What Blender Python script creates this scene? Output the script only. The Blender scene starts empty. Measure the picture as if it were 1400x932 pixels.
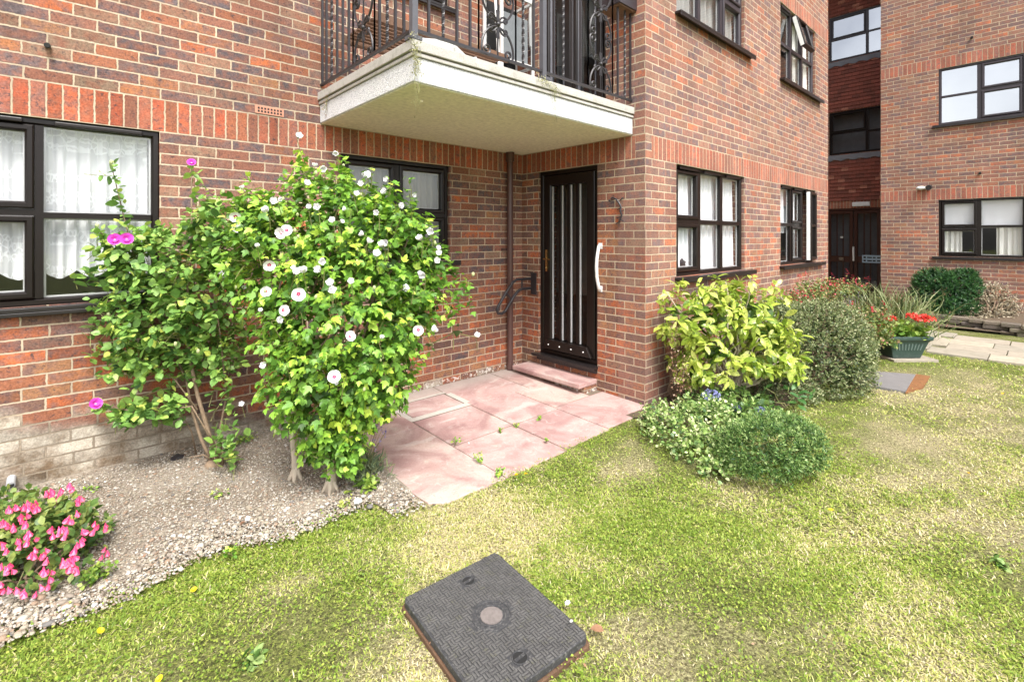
import bpy, bmesh, math, random
import numpy as np
from mathutils import Vector, Matrix

random.seed(7)
rng = np.random.default_rng(11)
R = math.radians
scene = bpy.context.scene
COL = scene.collection

# ------------------------------------------------------------------ survey of the photograph
F_PX, YAW, CAM_H = 664.03, 0.73775, 1.5516
CAM_X, CAM_Y, HORIZON = -3.9396, -2.4981, 323.0
DY = 1.6586                      # distance of the long left wall behind the pier corner (x=0, y=0)
FWD = np.array([math.sin(YAW), math.cos(YAW), 0.0])
RGT = np.array([math.cos(YAW), -math.sin(YAW), 0.0])
UPV = np.array([0.0, 0.0, 1.0])
EYE = np.array([CAM_X, CAM_Y, CAM_H])


def ray(u, v):
    return FWD + RGT * (u - 700) / F_PX - UPV * (v - HORIZON) / F_PX


def at(u, v, depth):
    """surveyed point: picture position and its distance in metres"""
    return EYE + ray(u, v) * depth


def on(u, v, axis, c):
    d = ray(u, v)
    i = 'XYZ'.index(axis)
    return EYE + d * (c - EYE[i]) / d[i]


# ------------------------------------------------------------------ scene objects
def tag(o, label=None, cat=None, group=None, kind=None):
    if label: o['label'] = label
    if cat: o['category'] = cat
    if group: o['group'] = group
    if kind: o['kind'] = kind
    return o


ORIGIN = {}


def thing(name, loc, label, cat, group=None):
    o = bpy.data.objects.new(name, None)
    COL.objects.link(o)
    o.location = Vector([float(c) for c in loc])
    o.empty_display_size = 0.2
    ORIGIN[o] = np.array([float(c) for c in loc])
    return tag(o, label, cat, group)


def link(name, mesh, parent=None, origin=None):
    o = bpy.data.objects.new(name, mesh)
    COL.objects.link(o)
    if parent is not None:
        o.parent = parent
        ORIGIN[o] = ORIGIN[parent]
    else:
        org = np.array([0., 0., 0.]) if origin is None else np.array([float(c) for c in origin])
        o.location = Vector(org)
        ORIGIN[o] = org
    return o


class MB:
    """collects shapes in world coordinates; build() links them as one mesh object"""
    def __init__(self):
        self.v = []; self.f = []; self.m = []

    def add(self, vs, fs, mi=0):
        n = len(self.v)
        self.v += [tuple(float(c) for c in p) for p in vs]
        for f in fs:
            self.f.append(tuple(i + n for i in f)); self.m.append(mi)
        return self

    def box(self, x0, x1, y0, y1, z0, z1, mi=0):
        x0, x1 = min(x0, x1), max(x0, x1); y0, y1 = min(y0, y1), max(y0, y1); z0, z1 = min(z0, z1), max(z0, z1)
        vs = [(x0, y0, z0), (x1, y0, z0), (x1, y1, z0), (x0, y1, z0), (x0, y0, z1), (x1, y0, z1), (x1, y1, z1), (x0, y1, z1)]
        fs = [(0, 3, 2, 1), (4, 5, 6, 7), (0, 1, 5, 4), (1, 2, 6, 5), (2, 3, 7, 6), (3, 0, 4, 7)]
        return self.add(vs, fs, mi)

    def quad(self, a, b, c, d, mi=0):
        return self.add([a, b, c, d], [(0, 1, 2, 3)], mi)

    def prism(self, pts, z0, z1, mi=0):
        n = len(pts)
        vs = [(p[0], p[1], z0) for p in pts] + [(p[0], p[1], z1) for p in pts]
        fs = [tuple(range(n - 1, -1, -1)), tuple(range(n, 2 * n))]
        for i in range(n):
            j = (i + 1) % n
            fs.append((i, j, j + n, i + n))
        return self.add(vs, fs, mi)

    def tube(self, pts, r, sides=6, mi=0, cap=True, twist=0.0):
        pts = [np.array(p, float) for p in pts]
        n = len(pts)
        rr = [r] * n if np.isscalar(r) else list(r)
        t0 = pts[1] - pts[0]
        a = np.array([0, 0, 1.]) if abs(t0[2]) < 0.9 * np.linalg.norm(t0) else np.array([1., 0, 0])
        vs = []
        nrm = np.cross(t0, a); nrm /= (np.linalg.norm(nrm) + 1e-9)
        for i in range(n):
            t = pts[min(i + 1, n - 1)] - pts[max(i - 1, 0)]
            t = t / (np.linalg.norm(t) + 1e-9)
            nrm = nrm - t * (nrm @ t); nrm /= (np.linalg.norm(nrm) + 1e-9)
            b = np.cross(t, nrm)
            for k in range(sides):
                an = 2 * math.pi * k / sides + math.pi / sides + twist * i
                vs.append(pts[i] + rr[i] * (math.cos(an) * nrm + math.sin(an) * b))
        fs = []
        for i in range(n - 1):
            for k in range(sides):
                k2 = (k + 1) % sides
                fs.append((i * sides + k, i * sides + k2, (i + 1) * sides + k2, (i + 1) * sides + k))
        if cap:
            fs.append(tuple(range(sides - 1, -1, -1)))
            fs.append(tuple((n - 1) * sides + k for k in range(sides)))
        return self.add(vs, fs, mi)

    def ball(self, c, r, seg=10, rings=7, sq=(1, 1, 1), mi=0):
        vs = [(c[0], c[1], c[2] + r * sq[2])]
        for i in range(1, rings):
            th = math.pi * i / rings
            for k in range(seg):
                ph = 2 * math.pi * k / seg
                vs.append((c[0] + r * sq[0] * math.sin(th) * math.cos(ph), c[1] + r * sq[1] * math.sin(th) * math.sin(ph), c[2] + r * sq[2] * math.cos(th)))
        vs.append((c[0], c[1], c[2] - r * sq[2]))
        fs = []
        for k in range(seg):
            fs.append((0, 1 + k, 1 + (k + 1) % seg))
            last = len(vs) - 1
            b = 1 + (rings - 2) * seg
            fs.append((last, b + (k + 1) % seg, b + k))
        for i in range(rings - 2):
            for k in range(seg):
                a = 1 + i * seg
                fs.append((a + k, a + seg + k, a + seg + (k + 1) % seg, a + (k + 1) % seg))
        return self.add(vs, fs, mi)

    def build(self, name, mats, parent=None, origin=None, smooth=False, bevel=0.0, fix=True, angle=40):
        if parent is not None: org = ORIGIN[parent]
        elif origin is not None: org = np.array([float(c) for c in origin])
        else: org = np.zeros(3)
        me = bpy.data.meshes.new(name)
        arr = np.array(self.v) - org
        me.from_pydata([tuple(p) for p in arr], [], self.f)
        if not isinstance(mats, (list, tuple)): mats = [mats]
        for m in mats: me.materials.append(m)
        if len(mats) > 1:
            me.polygons.foreach_set('material_index', self.m)
        if fix:
            bm = bmesh.new(); bm.from_mesh(me)
            bmesh.ops.recalc_face_normals(bm, faces=bm.faces)
            bm.to_mesh(me); bm.free()
        if smooth:
            me.polygons.foreach_set('use_smooth', [True] * len(me.polygons))
            try: me.set_sharp_from_angle(angle=R(angle))
            except Exception: pass
        me.update()
        o = link(name, me, parent, org if parent is None else None)
        if bevel:
            b = o.modifiers.new('bevel', 'BEVEL'); b.width = bevel; b.segments = 2; b.limit_method = 'ANGLE'; b.angle_limit = R(50)
        return o


# ------------------------------------------------------------------ material node helpers
class NT:
    def __init__(self, name):
        self.mat = bpy.data.materials.new(name)
        self.mat.use_nodes = True
        self.t = self.mat.node_tree
        self.t.nodes.clear()
        self.out = self.t.nodes.new('ShaderNodeOutputMaterial')

    def n(self, kind, props=None, **ins):
        nd = self.t.nodes.new('ShaderNode' + kind)
        for k, v in (props or {}).items(): setattr(nd, k, v)
        for k, v in ins.items():
            key = int(k[1:]) if k[0] == 'i' and k[1:].isdigit() else k.replace('_', ' ')
            self.set(nd, key, v)
        return nd

    def set(self, nd, key, v):
        s = nd.inputs[key]
        if hasattr(v, 'is_output'): self.t.links.new(v, s)
        elif isinstance(v, bpy.types.Node): self.t.links.new(v.outputs[0], s)
        else:
            if s.type == 'RGBA' and len(v) == 3: v = (*v, 1)
            s.default_value = v

    def math(self, op, a, b=None, c=None, clamp=False):
        nd = self.t.nodes.new('ShaderNodeMath'); nd.operation = op; nd.use_clamp = clamp
        self.set(nd, 0, a)
        if b is not None: self.set(nd, 1, b)
        if c is not None: self.set(nd, 2, c)
        return nd.outputs[0]

    def mix(self, f, a, b, mode='MIX'):
        nd = self.t.nodes.new('ShaderNodeMix'); nd.data_type = 'RGBA'; nd.blend_type = mode
        self.set(nd, 0, f); self.set(nd, 6, a); self.set(nd, 7, b)
        return nd.outputs[2]

    def mixf(self, f, a, b):
        nd = self.t.nodes.new('ShaderNodeMix'); nd.data_type = 'FLOAT'
        self.set(nd, 0, f); self.set(nd, 2, a); self.set(nd, 3, b)
        return nd.outputs[0]

    def ramp(self, f, stops, interp='LINEAR'):
        nd = self.t.nodes.new('ShaderNodeValToRGB'); nd.color_ramp.interpolation = interp
        self.set(nd, 0, f)
        cr = nd.color_ramp
        while len(cr.elements) < len(stops): cr.elements.new(0.5)
        for e, (p, c) in zip(cr.elements, stops):
            e.position = p
            e.color = (*c, 1) if not np.isscalar(c) else (c, c, c, 1)
        return nd.outputs[0]

    def noise(self, vec, scale, detail=3, rough=0.55, dist=0.0):
        nd = self.n('TexNoise', None, Scale=scale, Detail=detail, Roughness=rough, Distortion=dist)
        if vec is not None: self.set(nd, 'Vector', vec)
        return nd.outputs[0]

    def obj(self):
        return self.n('TexCoord').outputs['Object']

    def xyz(self, v):
        s = self.n('SeparateXYZ'); self.set(s, 0, v)
        return s.outputs[0], s.outputs[1], s.outputs[2]

    def comb(self, x, y, z):
        s = self.n('CombineXYZ'); self.set(s, 0, x); self.set(s, 1, y); self.set(s, 2, z)
        return s.outputs[0]

    def bump(self, h, dist, strength=1.0):
        return self.n('Bump', None, Height=h, Distance=dist, Strength=strength).outputs[0]

    def bsdf(self, color, rough=0.6, normal=None, spec=0.5, metal=0.0, **kw):
        b = self.n('BsdfPrincipled')
        self.set(b, 'Base Color', color); self.set(b, 'Roughness', rough)
        self.set(b, 'Specular IOR Level', spec); self.set(b, 'Metallic', metal)
        if normal is not None: self.set(b, 'Normal', normal)
        for k, v in kw.items(): self.set(b, k.replace('_', ' '), v)
        return b.outputs[0]

    def done(self, shader):
        self.t.links.new(shader, self.out.inputs[0])
        return self.mat


def simple(name, color, rough=0.6, var=0.15, scale=12, bump=0.0, bscale=60, spec=0.5, metal=0.0):
    t = NT(name); co = t.obj()
    n = t.noise(co, scale, 4)
    dark = tuple(c * (1 - var) for c in color); light = tuple(min(1, c * (1 + var)) for c in color)
    col = t.mix(n, dark, light)
    nrm = t.bump(t.noise(co, bscale, 4), bump) if bump else None
    rr = t.mixf(t.noise(co, scale * 2.3, 3), rough * 0.85, min(1, rough * 1.15))
    return t.done(t.bsdf(col, rr, nrm, spec, metal))


# ------------------------------------------------------------------ brick
MORTAR = (0.62, 0.50, 0.36)


def brick_mat(name, bands=(2.28, 4.83), quoin=False, ushift=0.0, dark_low=0.0, dark_high=1.0, plinth=False, zsplit=1.45, pinkish=0.0, gain=1.0):
    t = NT(name)
    co = t.obj(); x, y, z = t.xyz(co)
    g = t.n('NewGeometry'); nx, ny, nz = t.xyz(g.outputs['True Normal'])
    isx = t.math('GREATER_THAN', t.math('ABSOLUTE', nx), 0.5)
    ux = t.math('ADD', x, 0.1125 + ushift)
    u = t.mixf(isx, ux, y)
    wob = t.noise(co, 42, 3, 0.6)
    wob2 = t.noise(t.comb(y, z, x), 38, 3, 0.6)
    du = t.math('MULTIPLY', t.math('SUBTRACT', wob, 0.5), 0.013)
    dz = t.math('MULTIPLY', t.math('SUBTRACT', wob2, 0.5), 0.011)
    ub = t.math('ADD', u, du); zb = t.math('ADD', t.math('SUBTRACT', z, 0.03), dz)
    jit = t.math('MULTIPLY', t.math('SUBTRACT', t.n('TexWhiteNoise', {'noise_dimensions': '1D'}, W=t.math('FLOOR', t.math('DIVIDE', zb, 0.075))).outputs[0], 0.5), 0.022)
    ub = t.math('ADD', ub, jit)
    br = t.n('TexBrick', {'offset': 0.5, 'offset_frequency': 2, 'squash': 1.0}, Vector=t.comb(ub, zb, 0.0), Color1=(0, 0, 0), Color2=(1, 1, 1), Mortar=(0.5, 0.5, 0.5), Scale=1.0)
    t.set(br, 'Mortar Size', 0.0058); t.set(br, 'Mortar Smooth', 0.25); t.set(br, 'Bias', 0.0); t.set(br, 'Brick Width', 0.225); t.set(br, 'Row Height', 0.075)
    # soldier course
    mask = None; zs = None
    for b in bands:
        zz = t.math('SUBTRACT', z, b)
        m = t.math('MULTIPLY', t.math('GREATER_THAN', zz, 0.0), t.math('LESS_THAN', zz, 0.225))
        zz = t.math('MULTIPLY', zz, m)
        mask = m if mask is None else t.math('MAXIMUM', mask, m)
        zs = zz if zs is None else t.math('ADD', zs, zz)
    if quoin:
        uq = t.mixf(isx, x, y)
        mask = t.math('MULTIPLY', mask, t.math('GREATER_THAN', t.math('ABSOLUTE', uq), 0.109))
    so = t.n('TexBrick', {'offset': 0.0, 'offset_frequency': 2, 'squash': 1.0}, Vector=t.comb(t.math('ADD', t.mixf(isx, x, y), du), t.math('ADD', zs, 0.0), 0.0), Color1=(0, 0, 0), Color2=(1, 1, 1), Mortar=(0.5, 0.5, 0.5), Scale=1.0)
    t.set(so, 'Mortar Size', 0.0058); t.set(so, 'Mortar Smooth', 0.25); t.set(so, 'Bias', 0.0); t.set(so, 'Brick Width', 0.075); t.set(so, 'Row Height', 0.225)
    rnd = t.mixf(mask, br.outputs[0], so.outputs[0])
    fac = t.mixf(mask, br.outputs[1], so.outputs[1])
    r2 = t.n('TexWhiteNoise', {'noise_dimensions': '1D'}, W=t.math('MULTIPLY', rnd, 871.3)).outputs[0]
    r3 = t.n('TexWhiteNoise', {'noise_dimensions': '1D'}, W=t.math('MULTIPLY', rnd, 3391.7)).outputs[0]
    reds = [(0.0, (0.43, 0.125, 0.05)), (0.16, (0.31, 0.10, 0.05)), (0.32, (0.38, 0.155, 0.07)), (0.48, (0.26, 0.11, 0.06)), (0.62, (0.34, 0.165, 0.08)), (0.76, (0.47, 0.14, 0.055)), (0.88, (0.18, 0.10, 0.07))]
    mixd = [(0.0, (0.185, 0.125, 0.115)), (0.13, (0.25, 0.135, 0.105)), (0.26, (0.135, 0.105, 0.11)), (0.38, (0.29, 0.175, 0.12)), (0.50, (0.20, 0.13, 0.105)), (0.60, (0.36, 0.14, 0.075)), (0.68, (0.155, 0.115, 0.115)), (0.78, (0.29, 0.195, 0.135)), (0.86, (0.29, 0.13, 0.09)), (0.93, (0.125, 0.10, 0.105))]
    sold = [(0.0, (0.46, 0.115, 0.06)), (0.25, (0.39, 0.12, 0.07)), (0.45, (0.48, 0.13, 0.065)), (0.62, (0.34, 0.125, 0.08)), (0.78, (0.43, 0.15, 0.08)), (0.9, (0.29, 0.12, 0.08))]
    cr = t.ramp(r2, reds, 'CONSTANT'); cm = t.ramp(r2, mixd, 'CONSTANT'); cs = t.ramp(r2, sold, 'CONSTANT')
    big = t.noise(co, 0.9, 2)
    lev = t.math('ADD', t.math('SUBTRACT', z, zsplit), t.math('MULTIPLY', t.math('SUBTRACT', big, 0.5), 1.2))
    lev = t.math('MULTIPLY_ADD', lev, 1.6, 0.5, clamp=True)
    pr = t.mixf(lev, dark_low, dark_high)
    choose = t.math('LESS_THAN', r3, pr)
    col = t.mix(choose, cr, cm)
    col = t.mix(mask, col, cs)
    # inside each brick: mottling, drag marks, burnt ends
    shift = t.math('MULTIPLY', r3, 17.0)
    bv = t.comb(t.math('ADD', u, shift), t.math('MULTIPLY', z, 1.0), r2)
    n1 = t.noise(bv, 16, 4, 0.6); n2 = t.noise(bv, 95, 4, 0.65)
    col = t.mix(t.ramp(n1, [(0.40, 0.0), (0.66, 0.85)]), col, t.mix(choose, (0.175, 0.105, 0.095), (0.31, 0.13, 0.085)))
    col = t.mix(t.ramp(t.noise(t.comb(t.math('MULTIPLY', u, 1.0), t.math('MULTIPLY', z, 2.2), r3), 26, 4, 0.65), [(0.56, 0.0), (0.70, 0.40)]), col, (0.42, 0.23, 0.16))
    col = t.mix(t.ramp(t.noise(bv, 38, 5, 0.7), [(0.55, 0.0), (0.66, 0.85)]), col, (0.075, 0.058, 0.062))
    col = t.mix(0.7, col, t.ramp(n2, [(0.28, 0.42), (0.72, 1.5)]), 'MULTIPLY')
    col = t.mix(1.0, col, t.ramp(r3, [(0.0, 0.82), (1.0, 1.18)]), 'MULTIPLY')
    mn = t.noise(co, 55, 5, 0.65)
    mort = t.mix(mn, tuple(c * 0.62 for c in MORTAR), tuple(min(1, c * 1.28) for c in MORTAR))
    mort = t.mix(t.ramp(t.noise(co, 2.3, 5, 0.7), [(0.38, 0.0), (0.66, 0.65)]), mort, (0.34, 0.27, 0.20))
    if plinth:
        ramp_x = t.math('MULTIPLY_ADD', t.math('ADD', x, 2.3), -0.23, 0.02, clamp=True)
        edge = t.math('ADD', t.math('ADD', ramp_x, t.math('MULTIPLY', t.math('SUBTRACT', t.noise(co, 5, 3), 0.5), 0.16)), t.math('MULTIPLY', t.math('SUBTRACT', r3, 0.5), 0.14))
        pm = t.math('MULTIPLY_ADD', t.math('SUBTRACT', edge, z), 9.0, 0.6, clamp=True)
        grime = t.mix(t.ramp(t.noise(co, 5, 6, 0.72), [(0.36, 0.0), (0.62, 1.0)]), (0.17, 0.125, 0.08), (0.56, 0.51, 0.42))
        grime = t.mix(1.0, grime, t.ramp(r3, [(0.0, 0.72), (1.0, 1.15)]), 'MULTIPLY')
        grime = t.mix(0.7, grime, t.ramp(n2, [(0.28, 0.5), (0.72, 1.4)]), 'MULTIPLY')
        col = t.mix(t.math('MULTIPLY', pm, 0.93), col, grime)
        mort = t.mix(t.math('MULTIPLY', pm, 0.75), mort, t.mix(mn, (0.07, 0.055, 0.04), (0.30, 0.25, 0.19)))
    if pinkish:
        col = t.mix(pinkish, col, (0.50, 0.30, 0.26)); 
    col = t.mix(fac, col, mort)
    if plinth:   # lime bloom where the paving meets the wall
        wm = t.math('MULTIPLY', t.math('LESS_THAN', t.math('ADD', z, t.math('MULTIPLY', t.noise(co, 14, 3), 0.09)), 0.135), t.math('GREATER_THAN', t.noise(co, 24, 5, 0.75), 0.545))
        wm = t.math('MULTIPLY', wm, t.math('GREATER_THAN', x, -2.2))
        col = t.mix(t.math('MULTIPLY', wm, 0.85), col, (0.72, 0.68, 0.62))
    dirt = t.ramp(t.noise(t.comb(t.math('MULTIPLY', x, 1.0), y, t.math('MULTIPLY', z, 0.45)), 2.1, 6, 0.68), [(0.3, 0.74), (0.62, 1.10)])
    col = t.mix(1.0, col, dirt, 'MULTIPLY')
    if gain != 1.0: col = t.mix(1.0, col, (gain, gain, gain), 'MULTIPLY')
    h = t.math('ADD', t.math('MULTIPLY', t.math('SUBTRACT', 1.0, fac), 1.0), t.math('MULTIPLY', t.noise(bv, 70, 5, 0.7), 0.55))
    nrm = t.bump(h, 0.007, 0.9)
    return t.done(t.bsdf(col, 0.9, nrm, 0.25))


M = {}
M['brick_long'] = brick_mat('brick_long', bands=(2.28, 4.905), plinth=True, ushift=-0.005, dark_low=0.12, dark_high=0.85, zsplit=1.3)
M['brick_porch'] = brick_mat('brick_porch', bands=(2.28, 4.83), quoin=True, dark_low=0.18, dark_high=0.82, zsplit=1.42)
M['brick_side'] = brick_mat('brick_side', bands=(2.28, 4.83), quoin=True, dark_low=0.35, dark_high=0.86, zsplit=1.3, pinkish=0.13, gain=1.0)
M['brick_far'] = brick_mat('brick_far', bands=(2.28, 4.905), dark_low=0.55, dark_high=0.80, pinkish=0.13)

# tile hanging
def tile_mat():
    t = NT('clay_tile'); co = t.obj(); x, y, z = t.xyz(co)
    br = t.n('TexBrick', {'offset': 0.5, 'offset_frequency': 2}, Vector=t.comb(y, z, 0.0), Color1=(0, 0, 0), Color2=(1, 1, 1), Mortar=(0.4, 0.4, 0.4), Scale=1.0)
    t.set(br, 'Mortar Size', 0.003); t.set(br, 'Brick Width', 0.165); t.set(br, 'Row Height', 0.1)
    c = t.ramp(br.outputs[0], [(0, (0.27, 0.085, 0.06)), (0.4, (0.33, 0.10, 0.07)), (0.7, (0.22, 0.075, 0.055)), (0.93, (0.45, 0.18, 0.12))], 'CONSTANT')
    c = t.mix(t.math('MULTIPLY', br.outputs[1], 0.7), c, (0.04, 0.015, 0.012))
    c = t.mix(0.6, c, t.ramp(t.noise(co, 30, 4), [(0.3, 0.6), (0.7, 1.35)]), 'MULTIPLY')
    return t.done(t.bsdf(c, 0.8, t.bump(t.noise(co, 80, 3), 0.002), 0.3))
M['tile'] = tile_mat()

M['frame'] = simple('dark_frame', (0.011, 0.0075, 0.0065), 0.30, 0.35, 9, 0.0006, 120, 0.35)
M['frame_far'] = simple('dark_frame_worn', (0.035, 0.028, 0.034), 0.4, 0.3, 9, 0.0006, 120, 0.5)
M['sill'] = simple('sill_dark', (0.018, 0.015, 0.015), 0.3, 0.4, 7, 0.0006, 90, 0.5)
M['white_plastic'] = simple('white_plastic', (0.78, 0.78, 0.76), 0.35, 0.05, 6)
M['seal'] = simple('spacer_bar', (0.50, 0.50, 0.50), 0.4, 0.1, 8)
M['iron'] = simple('wrought_iron', (0.030, 0.027, 0.030), 0.42, 0.45, 30, 0.001, 150, 0.5)
M['iron_grey'] = simple('post_grey', (0.10, 0.10, 0.115), 0.5, 0.25, 14, 0.001, 120, 0.4)
M['brass'] = simple('brass', (0.62, 0.45, 0.22), 0.25, 0.2, 20, metal=1.0)
M['steel'] = simple('steel', (0.6, 0.6, 0.62), 0.25, 0.1, 20, metal=1.0)
M['pipe'] = simple('brown_pipe', (0.10, 0.052, 0.045), 0.32, 0.15, 4, 0.0, 50, 0.5)
M['hall'] = simple('hall_wall', (0.55, 0.53, 0.48), 0.8)
M['dark'] = simple('dark_and_hole_shade', (0.012, 0.012, 0.012), 0.8)  # near-black for dark parts and for shade painted into holes and recesses
M['room'] = simple('room_wall', (0.16, 0.145, 0.13), 0.9)
M['wood'] = simple('bench_wood', (0.16, 0.085, 0.05), 0.7, 0.35, 14, 0.002, 60)
M['wood_pale'] = simple('bench_wood_pale', (0.42, 0.27, 0.17), 0.7, 0.3, 14, 0.002, 60)
M['mahogany'] = simple('door_wood', (0.055, 0.018, 0.012), 0.35, 0.3, 12, 0.001, 50)
M['lead'] = simple('lead', (0.20, 0.20, 0.22), 0.6, 0.25, 10, 0.004, 20)
M['grey_pipe'] = simple('grey_pipe', (0.42, 0.43, 0.45), 0.4, 0.2)
M['terracotta'] = simple('terracotta', (0.52, 0.25, 0.17), 0.85, 0.15, 30, 0.001)
M['red_cloth'] = simple('red_cloth', (0.6, 0.02, 0.03), 0.8)


def stucco():
    t = NT('white_stucco'); co = t.obj()
    n = t.noise(co, 90, 4, 0.7); n2 = t.noise(co, 230, 2)
    c = t.mix(t.ramp(n, [(0.36, 0.0), (0.52, 1.0)]), (0.52, 0.53, 0.56), (0.86, 0.86, 0.87))
    x, y, z = t.xyz(co)
    c = t.mix(t.math('MULTIPLY', t.ramp(t.noise(co, 4, 5, 0.7), [(0.58, 0.0), (0.75, 1.0)]), 0.15), c, (0.45, 0.42, 0.36))
    h = t.math('ADD', n, t.math('MULTIPLY', n2, 0.5))
    return t.done(t.bsdf(c, 0.85, t.bump(h, 0.012), 0.3))
M['stucco'] = stucco()


def concrete(name, a, b, sc=5.0, bumpd=0.003, moss=0.0):
    t = NT(name); co = t.obj()
    c = t.mix(t.noise(co, sc, 6, 0.65), a, b)
    c = t.mix(0.4, c, t.ramp(t.noise(co, sc * 18, 4, 0.6), [(0.3, 0.6), (0.7, 1.3)]), 'MULTIPLY')
    if moss: c = t.mix(t.math('MULTIPLY', t.ramp(t.noise(co, sc * 1.7, 5, 0.7), [(0.55, 0.0), (0.7, 1.0)]), moss), c, (0.10, 0.10, 0.05))
    return t.done(t.bsdf(c, 0.88, t.bump(t.noise(co, 90, 5, 0.7), bumpd), 0.3))
M['coping'] = concrete('coping_concrete', (0.36, 0.34, 0.31), (0.60, 0.58, 0.54), 6, 0.003, 0.3)
M['concrete'] = concrete('concrete', (0.30, 0.27, 0.23), (0.50, 0.46, 0.40), 8, 0.004, 0.3)
M['soffit'] = concrete('soffit_paint', (0.76, 0.74, 0.58), (0.88, 0.86, 0.70), 1.6, 0.004)


def glass_mat(name='glass', tint=(1, 1, 1), boost=1.0):
    t = NT(name)
    co = t.obj()
    ge = t.n('NewGeometry')
    dt = t.n('VectorMath', {'operation': 'DOT_PRODUCT'}); t.set(dt, 0, ge.outputs['Normal']); t.set(dt, 1, ge.outputs['Incoming'])
    c1 = t.math('SUBTRACT', 1.0, t.math('ABSOLUTE', dt.outputs['Value']))
    f = t.math('MULTIPLY_ADD', t.math('POWER', c1, 4.0), 0.9 * min(boost, 1.0), 0.085 * boost, clamp=True)
    nrm = t.bump(t.noise(co, 1.6, 1), 0.004, 0.5)
    gl = t.n('BsdfGlossy', None, Color=(0.95, 0.97, 1.0), Roughness=0.015); t.set(gl, 'Normal', nrm)
    tr = t.n('BsdfTransparent', None, Color=tint)
    mx = t.n('MixShader'); t.set(mx, 0, f); t.set(mx, 1, tr.outputs[0]); t.set(mx, 2, gl.outputs[0])
    return t.done(mx.outputs[0])
M['glass'] = glass_mat('glass', (0.98, 0.99, 0.99))
M['glass_dark'] = glass_mat('glass_dark', (0.72, 0.74, 0.74), 0.50)
M['glass_sky'] = glass_mat('glass_mirror', (0.5, 0.52, 0.55), 5.6)


def net_mat(name, alpha=0.8, lace=True, col=(0.82, 0.83, 0.84)):
    t = NT(name); co = t.obj(); x, y, z = t.xyz(co)
    w = t.math('ADD', x, y)
    al = alpha
    if lace:
        vo = t.n('TexVoronoi', {'feature': 'DISTANCE_TO_EDGE'}, Scale=1.0, Vector=t.comb(t.math('MULTIPLY', w, 26.0), t.math('MULTIPLY', z, 22.0), 0.0)).outputs[0]
        band = t.ramp(t.noise(t.comb(t.math('MULTIPLY', w, 0.5), t.math('MULTIPLY', z, 3.0), 0.0), 2.6, 2), [(0.47, 0.0), (0.52, 1.0)])
        pat = t.math('MULTIPLY', t.math('LESS_THAN', vo, 0.10), band)
        al = t.math('ADD', alpha - 0.02, t.math('MULTIPLY', pat, 0.28), clamp=True)
    d = t.n('BsdfDiffuse', None, Color=col); tl = t.n('BsdfTranslucent', None, Color=col)
    m1 = t.n('MixShader'); t.set(m1, 0, 0.08); t.set(m1, 1, d.outputs[0]); t.set(m1, 2, tl.outputs[0])
    tr = t.n('BsdfTransparent')
    m2 = t.n('MixShader'); t.set(m2, 0, al); t.set(m2, 1, tr.outputs[0]); t.set(m2, 2, m1.outputs[0])
    return t.done(m2.outputs[0])
M['lace'] = net_mat('lace', 0.80, True, (0.90, 0.91, 0.93))
M['net'] = net_mat('net', 1.0, False, (0.84, 0.85, 0.88))
M['curtain'] = net_mat('curtain', 1.0, False, (0.90, 0.89, 0.84))
M['curtain_grey'] = net_mat('curtain_grey', 0.9, False, (0.40, 0.40, 0.39))

# ------------------------------------------------------------------ walls with openings
def wall(mb, plane, c, thick, u0, u1, z0, z1, holes, mi=0):
    """plane 'Y': wall face at y=c running along x, 'X': face at x=c running along y; thick is signed depth behind the face"""
    us = sorted({u0, u1, *[h[0] for h in holes], *[h[1] for h in holes]}); us = [u for u in us if u0 <= u <= u1]
    zs = sorted({z0, z1, *[h[2] for h in holes], *[h[3] for h in holes]}); zs = [z for z in zs if z0 <= z <= z1]
    def solid(i, j):
        if i < 0 or j < 0 or i >= len(us) - 1 or j >= len(zs) - 1: return False
        uc = (us[i] + us[i + 1]) / 2; zc = (zs[j] + zs[j + 1]) / 2
        return not any(h[0] < uc < h[1] and h[2] < zc < h[3] for h in holes)
    def P(u, d, z): return (u, c + d, z) if plane == 'Y' else (c + d, u, z)
    for i in range(len(us) - 1):
        for j in range(len(zs) - 1):
            if not solid(i, j): continue
            a, b, lo, hi = us[i], us[i + 1], zs[j], zs[j + 1]
            mb.quad(P(a, 0, lo), P(b, 0, lo), P(b, 0, hi), P(a, 0, hi), mi)
            mb.quad(P(a, thick, lo), P(b, thick, lo), P(b, thick, hi), P(a, thick, hi), mi)
            if not solid(i - 1, j): mb.quad(P(a, 0, lo), P(a, thick, lo), P(a, thick, hi), P(a, 0, hi), mi)
            if not solid(i + 1, j): mb.quad(P(b, 0, lo), P(b, thick, lo), P(b, thick, hi), P(b, 0, hi), mi)
            if not solid(i, j - 1): mb.quad(P(a, 0, lo), P(b, 0, lo), P(b, thick, lo), P(a, thick, lo), mi)
            if not solid(i, j + 1): mb.quad(P(a, 0, hi), P(b, 0, hi), P(b, thick, hi), P(a, thick, hi), mi)


class Face:
    """local frame of a wall face: u along it, d outwards from it, z up"""
    def __init__(self, plane, c, out):
        self.plane, self.c, self.out = plane, c, out
    def box(self, mb, u0, u1, z0, z1, d0, d1, mi=0):
        a, b = self.c + self.out * d0, self.c + self.out * d1
        if self.plane == 'Y': mb.box(u0, u1, a, b, z0, z1, mi)
        else: mb.box(a, b, u0, u1, z0, z1, mi)
    def p(self, u, d, z):
        return (u, self.c + self.out * d, z) if self.plane == 'Y' else (self.c + self.out * d, u, z)


FA = Face('Y', DY, -1); FB = Face('X', 0.0, -1); FC = Face('Y', 0.0, -1)
XD = 8.97; XE = 11.45
FD = Face('X', XD, -1); FE = Face('X', XE, -1)


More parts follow.
